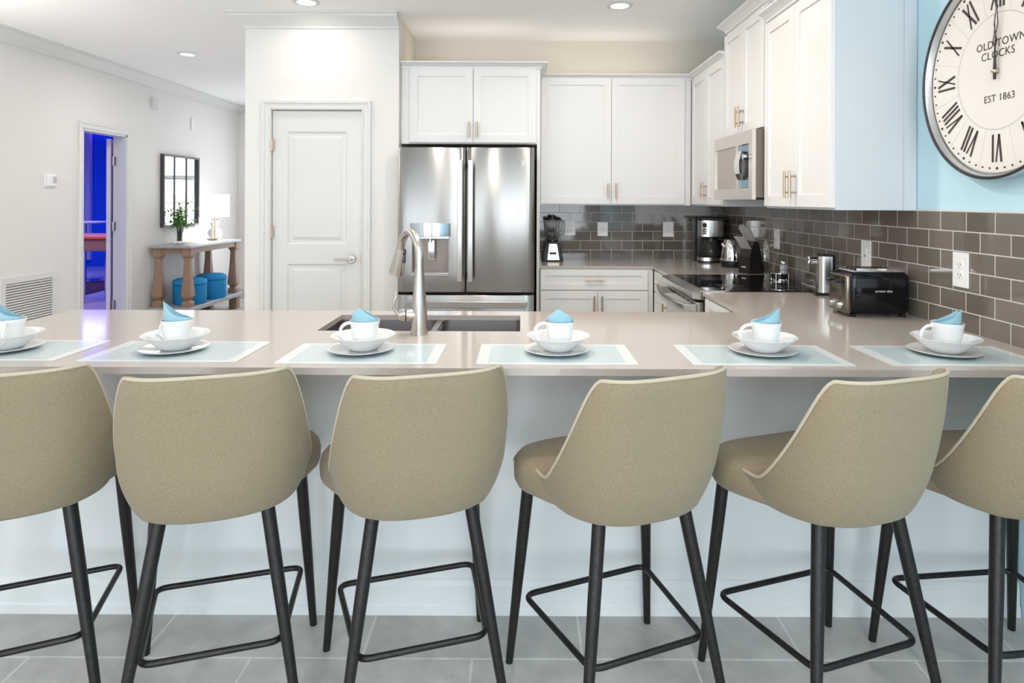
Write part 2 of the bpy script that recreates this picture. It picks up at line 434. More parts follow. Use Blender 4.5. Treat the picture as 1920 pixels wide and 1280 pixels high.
# pantry door
Pw, Ph = PX1 - PX0 - .012, PZ - .012
d1 = door_leaf(Pw, Ph, [(.108, Pw - .108, 1.075, 1.90), (.108, Pw - .108, .22, .93)])
d1v = MB(); d1v.add([(x + PX0 + .006, y + YP + .012, z + .006) for x, y, z in d1.v], d1.f)
door1 = struct('door_1', d1v, TRIM)
door1['label'] = 'closed white two panel pantry door'
casing(PX0, PX1, PZ, .068, Matrix(((1, 0, 0, 0), (0, 0, -1, YP), (0, 1, 0, 0), (0, 0, 0, 1))), 'door_casing', door1)
for zh in (1.805, 1.17, .30):
    MB().tube([(PX0 + .004, YP - .006, zh - .045), (PX0 + .004, YP - .006, zh + .045)], .007).box(PX0 - .004, PX0 + .016, YP - .004, YP + .01, zh - .043, zh + .043).build('hinge', BRASS, door1, world=True)
hx, hz = PX1 - .075, .975
MB().tube([(hx, YP + .012, hz), (hx, YP + .004, hz), (hx, YP - .004, hz)], [.033, .033, .028], 28).tube([(hx, YP, hz), (hx, YP - .035, hz)], .011, 16)\
    .tube([(hx + .008, YP - .038, hz), (hx - .03, YP - .04, hz), (hx - .115, YP - .038, hz)], [.010, .009, .008], 12).build('door_handle', NICKEL, door1, world=True)
MB().box(PX1 - .009, PX1 - .001, YP + .002, YP + .014, hz - .03, hz + .03).build('strike_plate', BRASS, door1, world=True)

# hall doorway with an open leaf seen edge on
door2b = MB()
for (a, c) in ((DY0 - .001, DY0 + .018), (DY1 - .018, DY1 + .001)): door2b.box(XL - T - .01, XL + .004, a, c, 0, DZ)
door2b.box(XL - T - .01, XL + .004, DY0, DY1, DZ - .018, DZ)
door2 = struct('door_2', door2b, TRIM, label='white hall doorway with open door leaf')
casing(DY0, DY1, DZ, .065, Mx(XL), 'door_casing', door2)
lf = door_leaf(.62, 2.02, [(.10, .52, 1.07, 1.88), (.10, .52, .22, .93)])
lf2 = MB(); ang = R(114)     # swung open into the blue room
Ml = Matrix.Translation((XL - T - .012, DY1 - .062, .008)) @ Matrix.Rotation(ang, 4, 'Z')
lf2.add(lf.v, lf.f, 0, False, Ml)
lf2.build('door_leaf', ROOMW, door2, world=True)
for zh in (1.80, 1.12, .30):
    MB().box(XL - T - .034, XL - T + .028, DY1 - .026, DY1 - .018, zh - .045, zh + .045, .002)\
        .tube([(XL - T - .005, DY1 - .028, zh - .047), (XL - T - .005, DY1 - .028, zh + .047)], .007).build('hinge', NICKEL, door2, world=True)

# the blue lit room beyond the doorway
struct('floor_games_room', MB().box(-10.5, XL - T - .01, 4.6, 13.5, -.1, 0), mat('lilac floor', (.60, .56, .62), .25))
struct('ceiling_games_room', MB().box(-10.5, XL - T - .01, 4.6, 13.5, 2.98, 3.08), ROOMW)
struct('wall_games_room_far', MB().box(-10.5, XL - T - .01, 13.4, 13.5, 0, 2.98), ROOMB)
struct('wall_games_room_left', MB().box(-10.5, -10.4, 4.6, 13.4, 0, 2.98), ROOMB)
struct('wall_games_room_near', MB().box(-10.5, XL - T - .01, 4.6, 4.7, 0, 2.98), ROOMB)
struct('wall_games_room_right', MB().box(XL - T - .02, XL - T - .005, 4.7, 13.4, ZC, 2.98).box(XL - T - .02, XL - T - .005, YE + T, 13.4, 0, ZC), ROOMB)
struct('baseboard_games_room', MB().box(-10.4, XL - T - .02, 13.38, 13.4, 0, .14), ROOMB)
struct('trim_4', MB().box(-9.06, -8.955, 13.30, 13.38, .14, 2.98), ROOMW, label='pale lilac upright trim on blue wall')
lt = MB().box(-9.9, -7.9, 13.28, 13.38, 2.865, 2.975)
led = lt.build('led_strip', LED); tag(led, 'glowing violet LED light strip high on the blue wall', 'light strip')
for k in range(19): MB().box(-9.8 + k * .1 - .02, -9.8 + k * .1 + .02, 13.265, 13.28, 2.905, 2.94).build('led_bulb', LEDDOT, led)
area('blue_room_light', (-7.4, 10.2, 2.6), (0, 0, 0), 1.5, 1.5, 75, (.34, .34, 1.0))
area('blue_room_light', (-6.2, 7.6, 2.6), (0, 0, 0), 1.0, 1.0, 40, (.80, .62, 1.0))
rug = MB().prism([(-8.8, 9.7), (-6.37, 9.30), (-6.45, 10.4), (-6.9, 10.95), (-8.6, 11.1)], 0, .008).build('rug', RUG)
tag(rug, 'dark plum rug on the lilac floor beyond the hall doorway', 'rug')

# ------------------------------------------------------------------ backsplash
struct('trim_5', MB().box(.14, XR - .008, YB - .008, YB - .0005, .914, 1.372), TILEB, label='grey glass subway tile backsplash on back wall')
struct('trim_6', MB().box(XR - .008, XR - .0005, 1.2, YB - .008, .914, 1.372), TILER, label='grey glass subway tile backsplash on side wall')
struct('trim_7', MB().box(XR - .011, XR - .0005, 1.2, 2.78, 1.372, 1.378), TRIM, label='thin white edge strip above tiles')

# ------------------------------------------------------------------ cabinets
def handle_v(b, x, z0, z1, y=0, r=.0065):
    b.tube([(x, y - .032, z0), (x, y - .032, z1)], r, 10)
    for z in (z0 + .028, z1 - .028): b.tube([(x, y, z), (x, y - .034, z)], r * .75, 8)
def handle_h(b, x0, x1, z, y=0, r=.006):
    b.tube([(x0, y - .032, z), (x1, y - .032, z)], r, 10)
    for x in (x0 + .028, x1 - .028): b.tube([(x, y, z), (x, y - .034, z)], r * .75, 8)
def shaker(x0, x1, z0, z1, rail=.06, y=0, th=.02):
    """one closed mesh: slab whose front carries a sunk flat panel; front face at y-th"""
    b = MB(); f = y - th
    xs = (x0, x1); V = []; Fc = []
    rings = [(0, 0.0), (.0015, -.0015 * 0), (rail, 0), (rail + .001, .009)]
    rr = [(0, y), (0, f + .0015), (.0015, f), (rail, f), (rail + .0012, f + .009)]
    for ins, yy in rr:
        V += [(x0 + ins, yy, z0 + ins), (x1 - ins, yy, z0 + ins), (x1 - ins, yy, z1 - ins), (x0 + ins, yy, z1 - ins)]
    for r_ in range(len(rr) - 1):
        for q in range(4): Fc.append((r_ * 4 + q, r_ * 4 + (q + 1) % 4, r_ * 4 + 4 + (q + 1) % 4, r_ * 4 + 4 + q))
    n = (len(rr) - 1) * 4
    Fc.append((n, n + 1, n + 2, n + 3)); Fc.append((0, 3, 2, 1))
    b.add(V, Fc); return b
def cabinet(name, label, loc, rz, w_, dep, z0, z1, doors=(), drawers=(), group=None, crown_sides=None, gap=.002, m=WHITE, wallcrown=.055, toe=False, bodym=None):
    t = thing(name, label, 'cabinet', loc, rz, group)
    b = MB().box(0, w_, 0, dep, z0 + (.1 if toe else 0), z1)
    if toe: b.box(.0, w_, .07, dep, z0, z0 + .1)
    b.build('body', bodym or m, t)
    for (x0, x1, a, c, hxx, h0, h1) in doors:
        d = shaker(x0 + gap, x1 - gap, a + gap, c - gap, .058).build('door', m, t)
        hb = MB(); handle_v(hb, hxx, h0, h1, -.02); hb.build('handle', BRASS, d)
    for (x0, x1, a, c, h0, h1) in drawers:
        d = shaker(x0 + gap, x1 - gap, a + gap, c - gap, .045).build('drawer', m, t)
        hb = MB(); handle_h(hb, h0, h1, (a + c) / 2, -.02); hb.build('handle', BRASS, d)
    if crown_sides:
        cr = crown_sides
        path, top, hgt = cr
        prof = [(0, top - hgt), (.010, top - hgt), (.012, top - hgt * .75), (.03, top - hgt * .45), (wallcrown * .85, top - hgt * .28), (wallcrown, top - hgt * .2), (wallcrown, top), (0, top)]
        MB().sweep(path, [(-d, z) for d, z in prof]).build('crown_moulding', m, t)
    return t
YFB, YUB = 4.78, 5.12
ZT = 2.43
# over the fridge (deep)
cw = .127 - (-.905)
cabinet('wall_cabinet', 'deep white two-door cabinet directly above the steel fridge', (-.905, YFB, 0), 0, cw, YB - YFB - .002, 1.825, ZT - .03,
        doors=[(.062, .536, 1.832, 2.385, .508, 1.87, 1.985), (.536, 1.005, 1.832, 2.385, .566, 1.87, 1.985)],
        crown_sides=([(0, -.0), (cw, -.0), (cw, .30)], ZT, .045), group='white wall cabinets')
fp = MB().box(.105, .127, YFB, YB - .002, 0, 1.825).build('side_panel', WHITE)
tag(fp, 'tall white side panel right of the steel fridge', 'panel')
# back wall uppers: from .135 to 1.357
bw = 1.357 - .13
cabinet('wall_cabinet', 'white two-door wall cabinet on the back wall above blender and outlets', (.13, YUB, 0), 0, bw - .02, YB - YUB - .002, 1.372, ZT - .03,
        doors=[(.012, .572, 1.38, 2.385, .545, 1.425, 1.545), (.572, 1.155, 1.38, 2.385, .608, 1.425, 1.545)],
        crown_sides=([(.0, 0), (bw - .02, 0)], ZT - .02, .045), group='white wall cabinets')
XU = 1.357
# right wall uppers, local x runs towards the camera
RZ = -PI / 2
def rcab(label, y_far, y_near, z0, ztop, xf, doors, crown_h, sides, bm=None):
    return cabinet('wall_cabinet', label, (xf, y_far, 0), RZ, y_far - y_near, XR - xf - .002, z0, ztop - .03,
                   doors=doors, crown_sides=(sides, ztop, crown_h), group='white wall cabinets', bodym=bm)
wC = YUB - 4.285
rcab('narrow white two-door wall cabinet in the corner, far side of the microwave', YUB + .30, 4.285, 1.372, ZT - .02, XU,
     [(.30 + .02, .30 + wC / 2, 1.38, 2.37, .30 + wC / 2 - .03, 1.425, 1.545), (.30 + wC / 2, .30 + wC - .003, 1.38, 2.37, .30 + wC / 2 + .03, 1.425, 1.545)], .045,
     [(.30 - .0, 0), (.30 + wC, 0)])
wB = 4.283 - 3.577
rcab('raised white two-door cabinet above the microwave, tallest of the row', 4.283, 3.577, 1.815, 2.58, XU,
     [(.005, wB / 2, 1.822, 2.50, wB / 2 - .03, 1.86, 1.985), (wB / 2, wB - .005, 1.822, 2.50, wB / 2 + .03, 1.86, 1.985)], .06,
     [(0, .30), (0, 0), (wB, 0), (wB, .30)])
wA = 3.575 - 2.785
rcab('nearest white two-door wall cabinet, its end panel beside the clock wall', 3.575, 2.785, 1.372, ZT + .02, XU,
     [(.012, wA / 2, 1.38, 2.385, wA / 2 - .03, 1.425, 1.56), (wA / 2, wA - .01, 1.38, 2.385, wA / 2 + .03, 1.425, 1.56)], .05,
     [(0, 0), (wA, 0), (wA, .30)], COOLLIT)
ep = MB().box(XR - .055, XR - .003, 2.772, 2.784, 1.372, 2.44).build('filler_strip', COOLLIT)
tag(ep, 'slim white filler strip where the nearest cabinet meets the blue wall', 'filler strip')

# base cabinets
XB = 1.005
cabinet('base_cabinet', 'white base cabinet with one wide drawer right of the fridge', (.135, 4.875, 0), 0, .855, YB - 4.88, 0, .892,
        doors=[(.0, .435, .11, .728, .405, .56, .69), (.435, .815, .11, .728, .465, .56, .69)], drawers=[(.0, .815, .732, .888, .335, .478)], group='white base cabinets', toe=True)
cabinet('base_cabinet', 'narrow white base cabinet between the corner and the range', (XB, 4.87, 0), RZ, 4.87 - 4.295, XR - XB - .01, 0, .892,
        doors=[(.06, .57, .11, .728, .50, .50, .71)], drawers=[(.06, .57, .732, .888, .24, .38)], group='white base cabinets', toe=True)
cabinet('base_cabinet', 'white base cabinet near side of the range under the right-hand worktop', (XB, 3.49, 0), RZ, 3.49 - 2.85, XR - XB - .01, 0, .892,
        doors=[(.02, .32, .11, .728, .29, .56, .69), (.32, .62, .11, .728, .35, .56, .69)], drawers=[(.02, .62, .732, .888, .25, .39)], group='white base cabinets', toe=True)

# peninsula: hollow base with back panel, plus the worktop
pen = thing('peninsula', 'long white panelled breakfast bar base beneath the taupe worktop', 'peninsula', (-.15, 2.5, 0))
PYF = 2.198
MB().box(-1.93, XR - .004, PYF, PYF + .02, 0, .892).build('front_panel', PANEL, pen, world=True)
MB().box(-1.93, -1.91, PYF + .02, 2.83, 0, .892).build('end_panel', PANEL, pen, world=True)
MB().box(-1.91, 1.0, 2.81, 2.83, .1, .892).box(-1.91, 1.0, 2.74, 2.76, 0, .1).build('rear_panel', WHITE, pen, world=True)
pf = [(0, 0), (.016, 0), (.016, .030), (.011, .036), (.011, .098), (.009, .104), (.004, .114), (.0, .118)]
MB().sweep([(XR - .004, PYF), (-1.93, PYF), (-1.93, 2.83)], pf[::1]).build('baseboard', PANEL, pen, world=True)
MB().sweep([(XR - .004, PYF), (-1.93, PYF)], [(0, .845), (.012, .848), (.016, .856), (.016, .892), (0, .892)]).build('top_moulding', PANEL, pen, world=True)

SX0, SX1, SY0, SY1 = -.775, -.008, 2.43, 2.765
xs = [-2.0, SX0, SX1, .982, XR - .009]
ys = [1.895, SY0, SY1, 2.868, 3.505]
wt = MB().cells(xs, ys, lambda i, j: (j < 3 and not (i == 1 and j == 1)) or i == 3, .893, .914)
ctop = wt.build('worktop', QUARTZ); tag(ctop, 'long glossy taupe worktop of the peninsula with a sink cutout', 'worktop')
wt2 = MB().cells([.13, .985, XR - .009], [4.288, 4.862, YB - .009], lambda i, j: not (i == 0 and j == 0), .893, .914)
c2 = wt2.build('worktop', QUARTZ); tag(c2, 'taupe corner worktop along the back wall beneath the blender and coffee maker', 'worktop')

# sink
snk = thing('sink', 'undermounted double bowl steel sink behind the tap', 'sink', (-.39, 2.6, .893))
def bowl(x0, x1, y0, y1, z0, z1):
    b = MB(); V = []; Fc = []
    def ring(ix, z, rad):
        out = []
        for (cx, cy, a0) in ((x1 - ix - rad, y1 - ix - rad, 0), (x0 + ix + rad, y1 - ix - rad, 90), (x0 + ix + rad, y0 + ix + rad, 180), (x1 - ix - rad, y0 + ix + rad, 270)):
            for k in range(5):
                a = R(a0 + 22.5 * k); out.append((cx + rad * math.cos(a), cy + rad * math.sin(a), z))
        return out
    rs = [(-.012, z1, .03), (0, z1, .03), (.004, z0 + .03, .035), (.012, z0 + .01, .035), (.03, z0, .03), (.03, z0 - .002, .03), (.004, z0 - .002, .035), (-.002, z0 + .03, .035), (-.002, z1 - .002, .03), (-.012, z1 - .002, .03)]
    for r_ in rs: V += ring(*r_)
    for i in range(len(rs) - 1):
        for j in range(20): Fc.append((i * 20 + j, i * 20 + (j + 1) % 20, (i + 1) * 20 + (j + 1) % 20, (i + 1) * 20 + j))
    Fc.append(tuple(range(4 * 20, 5 * 20)))
    b.add(V, Fc, 0, True); return b
bowl(SX0 - .004, -.362, SY0 - .004, SY1 + .004, .70, .8925).build('bowl', SINKM, snk, world=True)
bowl(-.338, SX1 + .004, SY0 - .004, SY1 + .004, .70, .8925).build('bowl', SINKM, snk, world=True)
MB().box(-.366, -.334, SY0, SY1, .868, .884, .006).build('divider', SINKM, snk, world=True)
for cx in (-.57, -.17): MB().lathe([(.0, .004), (.02, .004), (.042, .002), (.042, -.001), (0, -.001)], (cx, 2.6, .7015)).build('drain', CHROME, snk, world=True)

# tap
tp = thing('kitchen_tap', 'tall brushed nickel gooseneck pull-down tap behind the third place setting', 'tap', (-.38, 2.375, .914))
MB().lathe([(.033, 0), (.033, .004), (.031, .03), (.029, .08), (.024, .14), (.0185, .20), (.0165, .24), (.0165, .245)]).build('body', NICKEL, tp)
pts = []; rr = .100; hz_ = .272
d = Vector((-.52, .85)).normalized()
for k in range(5): pts.append((0, 0, .245 + (hz_ - .245) * k / 4))
for k in range(1, 19):
    a = PI * .90 * k / 18
    o_ = rr - rr * math.cos(a); pts.append((d.x * o_, d.y * o_, hz_ + rr * math.sin(a)))
nk = MB().tube(pts, .0155, 18).build('neck', NICKEL, tp)
e = Vector(pts[-1]); dd = (Vector(pts[-1]) - Vector(pts[-2])).normalized()
hd = [e + dd * q for q in (0, .005, .045, .092, .108, .110)]
MB().tube(hd, [.0165, .0175, .0225, .0295, .031, .027], 22).build('spray_head', NICKEL, tp)
n_ = Vector((.7, -.3, 0)).normalized()
MB().box(-.006, .006, -.005, .005, -.016, .016, .003, M=Matrix.Translation(e + dd * .045 + Vector((.022, -.008, 0)))).box(-.006, .006, -.005, .005, -.012, .012, .003, M=Matrix.Translation(e + dd * .015 + Vector((.019, -.006, 0)))).build('spray_button', BLACK, tp)
MB().tube([(0, 0, .072), (-.03, -.005, .072), (-.062, -.01, .072), (-.075, -.012, .072)], [.024, .024, .022, .016], 20).build('valve', NICKEL, tp)
MB().tube([(-.048, -.0075, .072), (-.052, -.0085, .072)], .0243, 20).build('valve_ring', DARKGAP, tp)
MB().tube([(-.066, -.011, .068), (-.078, -.014, .078), (-.090, -.016, .10), (-.090, -.016, .125), (-.082, -.015, .143), (-.088, -.015, .165)], [.012, .010, .0085, .0085, .0075, .004], 14, sq=.6).build('lever', NICKEL, tp)

# ------------------------------------------------------------------ fridge
fx0, fx1, fyf, fyb = -.885, .082, 4.56, 5.42
fr = thing('refrigerator', 'stainless steel french door refrigerator with ice dispenser, left of the base cabinets', 'refrigerator', ((fx0 + fx1) / 2, 5.0, 0))
MB().box(fx0 + .008, fx1 - .008, fyf + .085, fyb, .02, 1.765, .004).build('body', DARKGAP, fr, world=True)
def fdoor(x0, x1, z0, z1, name, holes=None):
    """gently bulged steel door, grid front so that reflections bend"""
    b = MB(); nx = 24; bul = .012
    zsl = [z0, z0 + .006] + ([holes[2], holes[3]] if holes else []) + [z1 - .006, z1]
    xsl = sorted(set([x0 + (x1 - x0) * i / nx for i in range(nx + 1)] + ([holes[0], holes[1]] if holes else [])))
    cx = (fx0 + fx1) / 2
    def yf(x, z):
        u = (x - (x0 + x1) / 2) / ((x1 - x0) / 2)
        e_ = .012 * max(0, (abs(u) - .93) / .07) ** 2
        return fyf - bul * (1 - u * u) + e_ + (.003 if z in (z0, z1) else 0)
    V = []; Fc = []; nz = len(zsl)
    for x in xsl:
        for z in zsl: V.append((x, yf(x, z), z))
    for i in range(len(xsl) - 1):
        for j in range(nz - 1):
            if holes and holes[0] - 1e-6 <= (xsl[i] + xsl[i + 1]) / 2 <= holes[1] and holes[2] < (zsl[j] + zsl[j + 1]) / 2 < holes[3]: continue
            Fc.append((i * nz + j, (i + 1) * nz + j, (i + 1) * nz + j + 1, i * nz + j + 1))
    b.add(V, Fc, 0, True)
    yb = fyf + .075
    B = [(x, yb, z) for x in (x0, x1) for z in (z0, z1)]
    V2 = V + B; n = len(V); L_ = len(xsl)
    F2 = [tuple([j for j in range(nz)][::-1] + [n, n + 1]) if False else tuple(list(range(nz)) + [n + 1, n]),
          tuple(list(range((L_ - 1) * nz, L_ * nz)) + [n + 3, n + 2]),
          tuple([i * nz for i in range(L_)] + [n + 2, n]), tuple([i * nz + nz - 1 for i in range(L_)] + [n + 3, n + 1]),
          (n, n + 1, n + 3, n + 2)]
    b.add(V2, F2)
    return b.build(name, [FRIDGE], fr, world=True)
mid = -.403
hx0, hx1, hz0, hz1 = -.785, -.520, .893, 1.152
ld = fdoor(fx0, mid - .004, .757, 1.782, 'door', (hx0, hx1, hz0, hz1 + .005))
rd = fdoor(mid + .004, fx1, .757, 1.782, 'door')
dw = fdoor(fx0, fx1, .12, .735, 'freezer_drawer')
def fhandle(x, parent):
    b = MB()
    b.box(x - .018, x + .018, fyf - .062, fyf - .044, .835, 1.690, .004)
    for z in (.86, 1.665): b.box(x - .012, x + .012, fyf - .05, fyf - .004, z - .02, z + .02, .003)
    b.build('handle', STEEL, parent, world=True)
fhandle(-.440, ld); fhandle(-.366, rd)
MB().box(fx0 + .06, fx1 - .045, fyf - .062, fyf - .045, .655, .70, .005).box(fx0 + .1, fx0 + .13, fyf - .05, fyf - .004, .665, .69).box(fx1 - .12, fx1 - .09, fyf - .05, fyf - .004, .665, .69).build('handle', STEEL, dw, world=True)
# dispenser: recess, curved display, ledge, paddle
rc = MB()
rc.box(hx0, hx1, fyf + .055, fyf + .06, hz0, hz1).box(hx0, hx0 + .006, fyf - .008, fyf + .06, hz0, hz1).box(hx1 - .006, hx1, fyf - .008, fyf + .06, hz0, hz1).box(hx0, hx1, fyf - .006, fyf + .06, hz0, hz0 + .01)
rc.build('dispenser_recess', mat('warm grey plastic', (.30, .26, .23), .35, .4), ld, world=True)
V = []; Fc = []; n = 16
for k in range(n + 1):
    u = -1 + 2 * k / n; x = (hx0 + hx1) / 2 + u * .145
    y = fyf - .012 - .030 * (1 - u * u)
    V += [(x, y, hz1), (x, y, hz1 + .092), (x, fyf + .0, hz1), (x, fyf + .0, hz1 + .092)]
for k in range(n):
    a = k * 4; c = a + 4
    Fc += [(a, c, c + 1, a + 1), (a, a + 2, c + 2, c), (a + 1, c + 1, c + 3, a + 3)]
Fc += [(0, 1, 3, 2), (n * 4, n * 4 + 2, n * 4 + 3, n * 4 + 1)]
MB().add(V, Fc, 0, True).build('dispenser_display', mat('display steel', (.52, .55, .60), .12, 1), ld, world=True)
MB().box(hx0 - .004, hx1 + .004, fyf - .032, fyf + .02, hz1 - .018, hz1 - .001, .003).build('display_lip', STEEL, ld, world=True)
MB().box(hx0 - .004, hx1 + .004, fyf - .030, fyf + .02, hz0 - .022, hz0 + .002, .004).build('drip_tray', STEEL, ld, world=True)
MB().box(-.673, -.622, fyf + .012, fyf + .022, .985, 1.125, .006).tube([(-.655, fyf + .015, 1.15), (-.655, fyf + .01, 1.105)], .012, 12).build('paddle', CHROME, ld, world=True)
lx, lz = -.008, 1.672
MB().tube([(lx, fyf - .003, lz), (lx, fyf - .0075, lz)], .0145, 28).tube([(lx, fyf - .0070, lz), (lx, fyf - .0082, lz)], .0115, 28, 1)\
    .text('GE', .016, Matrix.Translation((lx, fyf - .0085, lz)) @ Matrix.Rotation(R(90), 4, 'X'), .0004, 0).build('badge', [LOGO, LOGOG], rd, world=True)

# ------------------------------------------------------------------ range
RY0, RY1 = 3.512, 4.282     # near, far
rg = thing('range', 'slide-in stainless range with black glass cooktop on the right wall', 'range', (1.33, 3.9, 0))
MB().box(.995, XR - .02, RY0 + .004, RY1 - .004, .02, .895, .003).build('body', DARKGAP, rg, world=True)
MB().box(.955, .995, RY0 + .006, RY1 - .006, .17, .855, .006).build('oven_door', STEEL, rg, world=True)
MB().box(.958, .995, RY0 + .006, RY1 - .006, .03, .165, .004).build('warming_drawer', STEEL, rg, world=True)
MB().box(.990, XR - .012, RY0 + .001, RY1 - .001, .905, .9195, .003).build('cooktop', BLACKG, rg, world=True)
# front lip: pentagon prism along y
M_ = Matrix(((1, 0, 0, 0), (0, 0, 1, 0), (0, 1, 0, 0), (0, 0, 0, 1)))
MB().prism([(.992, .921), (.935, .913), (.928, .906), (.930, .875), (.992, .868)], RY0 - .001, RY1 + .001, M=M_).prism([(1.13, .9195), (.992, .921), (.992, .9)], RY0 - .002, RY0 + .006, M=M_).build('front_lip', STEEL, rg, world=True)
hb = MB(); pts = []; k = 14
for i in range(k + 1):
    u = -1 + 2 * i / k; pts.append((.903 - .040 * (1 - u * u), (RY0 + RY1) / 2 + u * .365, .822))
hb.tube(pts, .017, 14, sq=1.25)
for u in (-1, 1): hb.box(.905 - .02, .958, (RY0 + RY1) / 2 + u * .355 - .012, (RY0 + RY1) / 2 + u * .355 + .012, .80, .842, .004)
hb.build('oven_handle', STEEL, rg, world=True)
vb = MB()
for i in range(6): vb.box(.9530, .9555, RY0 + .08 + i * .105, RY0 + .165 + i * .105, .832, .848)
vb.build('vent_slot', BLACK, rg, world=True)
for (x, y, r_) in ((1.50, 3.72, .09), (1.2, 4.08, .11), (1.2, 3.72, .085)): MB().tube([(x, y, .9196), (x, y, .9200)], r_, 40).build('burner_mark', mat('burner grey', (.02, .02, .02), .15), rg, world=True)

# ------------------------------------------------------------------ microwave
mw = thing('microwave', 'over-the-range stainless microwave below the raised cabinet', 'microwave', (1.5, 3.93, 1.418))
MX, MY0, MY1, MZ0, MZ1 = 1.275, 3.578, 4.282, 1.418, 1.812
MB().box(MX + .022, XR - .003, MY0, MY1, MZ0 + .012, MZ1).build('body', mat('grey brown enamel', (.17, .145, .12), .4, .3), mw, world=True)
# front door: outline on (y,z); opening for the window and control bay
fb = MB().cells([MY0, MY0 + .055, MY0 + .235, MY0 + .275, MY1 - .015, MY1], [MZ0, MZ0 + .065, MZ1 - .075, MZ1], lambda i, j: not (i in (1, 3) and j == 1), 0, .0215, M=Mx(MX))
fb.build('front', mat('warm brushed steel', (.66, .62, .58), .30, .9), mw, world=True)
MB().box(MX + .008, MX + .0215, MY0 + .275, MY1 - .015, MZ0 + .065, MZ1 - .075).build('door_window', mat('microwave window', (.40, .34, .29), .12, .55), mw, world=True)
MB().box(MX + .012, MX + .0215, MY0 + .055, MY0 + .235, MZ0 + .065, MZ1 - .075).build('control_panel', BLACKG, mw, world=True)
MB().box(MX + .010, MX + .013, MY0 + .065, MY0 + .225, MZ1 - .118, MZ1 - .08).build('display', LCD, mw, world=True)
MB().box(MX + .010, MX + .013, MY0 + .065, MY0 + .225, MZ0 + .07, MZ0 + .112).build('button_panel', LCD, mw, world=True)
MB().tube([(MX + .01, MY0 + .085, MZ0 + .245), (MX - .022, MY0 + .085, MZ0 + .245)], .016, 22).build('dial', CHROME, mw, world=True)
pts = [(MX + .002, MY0 + .222, MZ0 + .118), (MX - .022, MY0 + .215, MZ0 + .15), (MX - .030, MY0 + .205, MZ0 + .20), (MX - .022, MY0 + .215, MZ0 + .255), (MX + .002, MY0 + .222, MZ0 + .285)]
V = []; Fc = []
for i in range(13):
    u = -1 + i / 6; z = MZ0 + .20 + u * .085; wy = .05 + .022 * (1 - u * u); xo = MX - .002 - .022 * (1 - u * u)
    V += [(xo, MY0 + .215 - wy, z), (xo, MY0 + .232, z), (xo + .008, MY0 + .232, z), (xo + .008, MY0 + .215 - wy, z)]
for i in range(12):
    for q in range(4): Fc.append((i * 4 + q, i * 4 + (q + 1) % 4, i * 4 + 4 + (q + 1) % 4, i * 4 + 4 + q))
Fc += [(0, 1, 2, 3), (48, 51, 50, 49)]
MB().add(V, Fc, 0, True).build('door_handle', CHROME, mw, world=True)
MB().tube([(MX, MY0 + .385, MZ1 - .038), (MX - .002, MY0 + .385, MZ1 - .038)], .011, 20).text('GE', .013, Matrix.Translation((MX - .0025, MY0 + .385, MZ1 - .038)) @ Matrix.Rotation(R(-90), 4, 'Z') @ Matrix.Rotation(R(90), 4, 'X'), .0004, 1).build('badge', [LOGO, LOGOG], mw, world=True)
MB().box(MX + .10, XR - .05, MY0 + .02, MY1 - .06, MZ0, MZ0 + .012).build('vent_base', BLACK, mw, world=True)

# ------------------------------------------------------------------ outlets, switch plates
def outlet(label, M, kind='duplex', w_=.076, h_=.122, grp=None):
    t = thing('wall_outlet' if kind != 'jack' else 'wall_plate', label, 'outlet' if kind != 'jack' else 'wall plate', M.translation, 0)
    if grp: t['group'] = grp
    M2 = M
    MB().box(-w_ / 2, w_ / 2, -.006, -.0005, -h_ / 2, h_ / 2, .002, M=M2).build('plate', PLASTW, t, world=True)
    if kind == 'duplex':
        for s_ in (1, -1):
            f = MB().lathe([(.0, .0), (.017, 0), (.0175, .002), (.0, .002)], n=24, M=M2 @ Matrix.Translation((0, -.006, s_ * .020)) @ Matrix.Rotation(R(90), 4, 'X')).build('socket', PLASTW, t, world=True)
            MB().box(-.0075, -.0050, -.0088, -.0075, -.003, .007, M=M2 @ Matrix.Translation((0, 0, s_ * .020))).box(.0050, .0075, -.0088, -.0075, -.003, .005, M=M2 @ Matrix.Translation((0, 0, s_ * .020))).box(-.002, .002, -.0088, -.0075, -.011, -.007, M=M2 @ Matrix.Translation((0, 0, s_ * .020))).build('slot', SLOT, f, world=True)
    elif kind == 'jack':
        MB().tube([M2 @ Vector((0, -.005, 0)), M2 @ Vector((0, -.010, 0))], .005, 12).build('jack', SLOT, t, world=True)
    else:
        MB().box(-.014, .014, -.009, -.005, -.028, .028, .002, M=M2).build('rocker', PLASTW, t, world=True)
        MB().box(-.007, -.003, -.0102, -.009, -.014, -.002, M=M2).box(.003, .007, -.0102, -.009, -.014, -.002, M=M2).build('slot', SLOT, t, world=True)
    return t
def MBk(px, z): return Matrix.Translation(((px - X0) * (YB - .008) / F, YB - .008, z))
def MRt(y, z): return Matrix.Translation((XR - .008, y, z)) @ Matrix.Rotation(-PI / 2, 4, 'Z')
outlet('white outlet on the back wall tiles, just right of the blender', MBk(1069, 1.178), 'duplex', .09, .128)
outlet('blank white plate with a small centre jack on the back wall tiles', MBk(1130, 1.168), 'jack', .088, .118)
outlet('white outlet on the back wall tiles, left of the coffee maker', MBk(1253, 1.168), 'duplex', .09, .128)
outlet('white outlet plate seen edge-on beside the knife block', MRt(4.27, 1.160), 'rocker', .09, .134)
outlet('white slim outlet plate above the can opener and toaster', MRt(3.16, 1.152), 'rocker', .088, .134)
outlet('largest white outlet on the side wall tiles, above the rightmost cup', MRt(2.478, 1.148), 'duplex', .088, .134)

